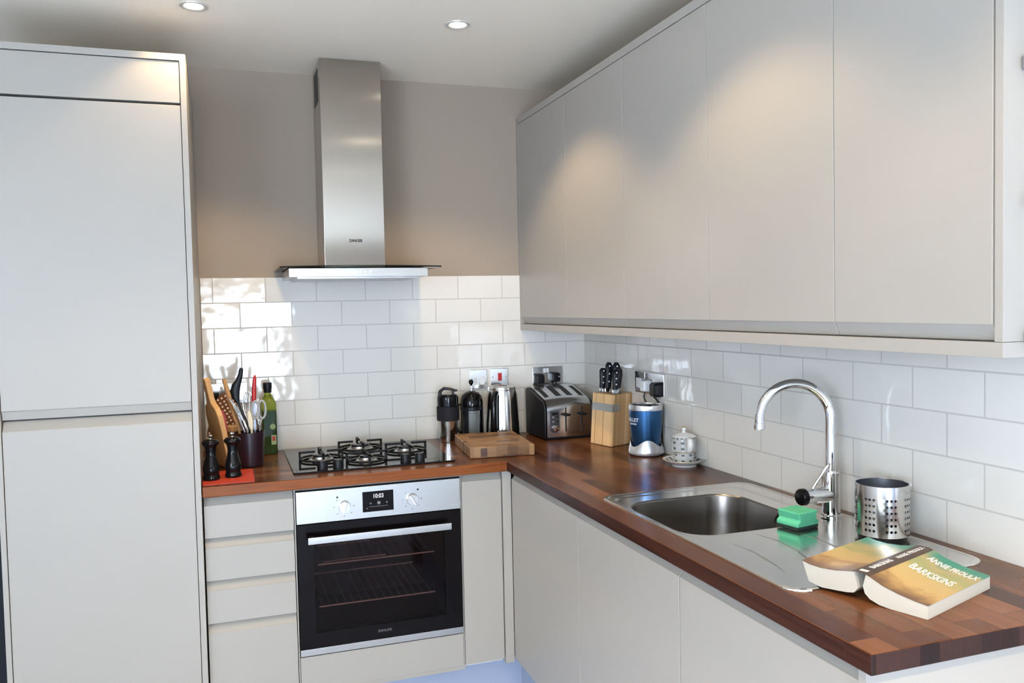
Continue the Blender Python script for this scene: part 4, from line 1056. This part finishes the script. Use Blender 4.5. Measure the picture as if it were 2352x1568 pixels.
def book():
    # local x along the spine (near end at 0), y across: -y = right half (front cover), +y = left half
    o = Vector((-.460, -2.2895, WB+.0002)); ang = math.atan2(.075, .222)
    t = thing('paperback_book', 'thick open paperback lying face down on the sink edge and worktop', 'book', (o.x, o.y, WB), ang)
    L = .248
    def half(sg, prof_top, prof_bot, name, m):
        b = B(); poly = [(sg*y, z) for y, z in prof_top] + [(sg*y, z) for y, z in reversed(prof_bot)]
        b.prism(poly, 0.0, L, 'yzx'); return b.obj(name, m, t, smooth=40)
    zs = .0055
    # right half rests on the worktop, left half on the steel rim
    rt = [(.012, .0535), (.022, .0500), (.045, .0400), (.075, .0325), (.105, .0275), (.128, .0250)]
    rb = [(.006, .0300), (.010, .0170), (.020, .0085), (.038, .0025), (.060, .0006), (.128, .0004)]
    lt = [(.012, .0535), (.025, .0515), (.050, .0465), (.080, .0440), (.105, .0455), (.122, .0490)]
    lb = [(.004, .0230), (.012, .0130), (.025, .0100), (.045, .0080), (.080, .0055), (.108, .0110)]
    half(-1, rt, rb, 'page_block', M_page); half(1, lt, lb, 'page_block', M_page)
    def cov(sg, prof, name, m):
        b = B(); b.loops([[(x, sg*y, z+dz) for (y, z) in prof for dz in ()] or [(x, sg*y, z+.0002) for y, z in prof] + [(x, sg*y, z+.0010) for y, z in reversed(prof)] for x in (-.0008, L+.0008)])
        return b.obj(name, m, t, smooth=40)
    cov(-1, rt[:-1]+[(.129, .0250)], 'front_cover', M_cover); cov(1, lt[:-1]+[(.123, .0492)], 'back_cover', M_cover)
    sp = B(); pr = [(-.019, .0524), (-.010, .0556), (.010, .0560), (.016, .0542)]
    # spine tilts towards the viewer's side as the covers spread
    sp.loops([[(x, y, z) for y, z in pr] + [(x, y, z-.0008) for y, z in reversed(pr)] for x in (-.0008, L+.0008)]); spo = sp.obj('spine', M_spine, t, smooth=40)
    B().box(.008, .018, -.010, .006, .0560, .0564).obj('spine_badge', M_wht, spo, smooth=0)
    # front cover titles, reading across from spine to fore-edge
    def on_cover(txt, x, size, sx, nm, m=M_wht):
        p0 = Vector((x, -.030, .0478)); p1 = Vector((x, -.122, .0268)); yd = Vector((1, 0, 0)); xd = (p1-p0).normalized()
        ob = lettering(nm, txt, size, Matrix.Identity(4), m, t, .0001, sx, bold=.012)
        w_ = max(v.co.x for v in ob.data.vertices) - min(v.co.x for v in ob.data.vertices); x0 = min(v.co.x for v in ob.data.vertices)
        pts = rt
        for v in ob.data.vertices:
            y = .030 + (v.co.x-x0)/w_*(.094 if txt[0] == 'A' else .080); zc = .03
            for (ya, za), (yb, zb) in zip(pts[:-1], pts[1:]):
                if ya <= y <= yb: zc = za + (zb-za)*(y-ya)/(yb-ya)
            v.co = (x + v.co.y, -y, zc + .0014 + v.co.z)
    on_cover('ANNIE PROULX', .206, .032, 1, 'title_lettering'); on_cover('BARKSKINS', .136, .040, 1, 'title_lettering')
    lettering('spine_lettering', 'ANNIE PROULX', .0160, face_mat((.184, -.003, .0564), (-1, 0, 0), (0, -1, 0)) @ Matrix.Rotation(PI, 4, 'Z'), M_wht, spo, sx=.92)
    lettering('spine_lettering', 'BARKSKINS', .0165, face_mat((.074, -.003, .0564), (-1, 0, 0), (0, -1, 0)) @ Matrix.Rotation(PI, 4, 'Z'), M_wht, spo, sx=.9)
book()

# ------------------------------------------------------------------ daylight, exposure, camera
w = bpy.data.worlds.new('daylight'); S.world = w; w.use_nodes = True
bg = w.node_tree.nodes['Background']; bg.inputs['Color'].default_value = (.715, .84, 1.0, 1); bg.inputs['Strength'].default_value = 18.0
for x0, x1 in ((-2.9, -.75), (2.1, 3.3)):
    l = bpy.data.lights.new('window_portal', 'AREA'); l.shape = 'RECTANGLE'; l.size = x1-x0; l.size_y = 2.3; l.cycles.is_portal = True
    o = link(bpy.data.objects.new('window_portal', l)); o.location = ((x0+x1)/2, -9.41, 1.2); o.rotation_euler = (PI/2, 0, PI)
l = bpy.data.lights.new('window_portal', 'AREA'); l.shape = 'RECTANGLE'; l.size = 1.57; l.size_y = 3.2; l.cycles.is_portal = True
o = link(bpy.data.objects.new('window_portal', l)); o.location = (-4.21, -6.0, 1.535); o.rotation_euler = (0, -PI/2, 0)
S.view_settings.view_transform = 'Standard'; S.view_settings.look = 'None'; S.view_settings.exposure = 0.43; S.view_settings.gamma = 1.0
S.view_settings.use_curve_mapping = False
try:
    S.cycles.use_denoising = True; S.cycles.denoiser = 'OPENIMAGEDENOISE'
    S.cycles.max_bounces = 10; S.cycles.diffuse_bounces = 5; S.cycles.glossy_bounces = 5; S.cycles.transparent_max_bounces = 12
    S.cycles.caustics_reflective = False; S.cycles.caustics_refractive = False; S.cycles.sample_clamp_indirect = 6.0
except Exception: pass

cam = bpy.data.cameras.new('camera'); co = link(bpy.data.objects.new('camera', cam)); S.camera = co
yaw, pit, rol = .330158973, -.04212044, -.02152566
f = Vector((math.sin(yaw)*math.cos(pit), math.cos(yaw)*math.cos(pit), math.sin(pit))); r = Vector((math.cos(yaw), -math.sin(yaw), 0)); u = r.cross(f)
c_, s_ = math.cos(rol), math.sin(rol); r2 = c_*r + s_*u; u2 = -s_*r + c_*u
Mx = Matrix((r2, u2, -f)).transposed().to_4x4(); Mx.translation = Vector((-1.57561027, -3.54814866, 1.48039604)); co.matrix_world = Mx
cam.sensor_fit = 'HORIZONTAL'; cam.sensor_width = 36.0; cam.lens = 1912.355/2352*36; cam.clip_start = .05
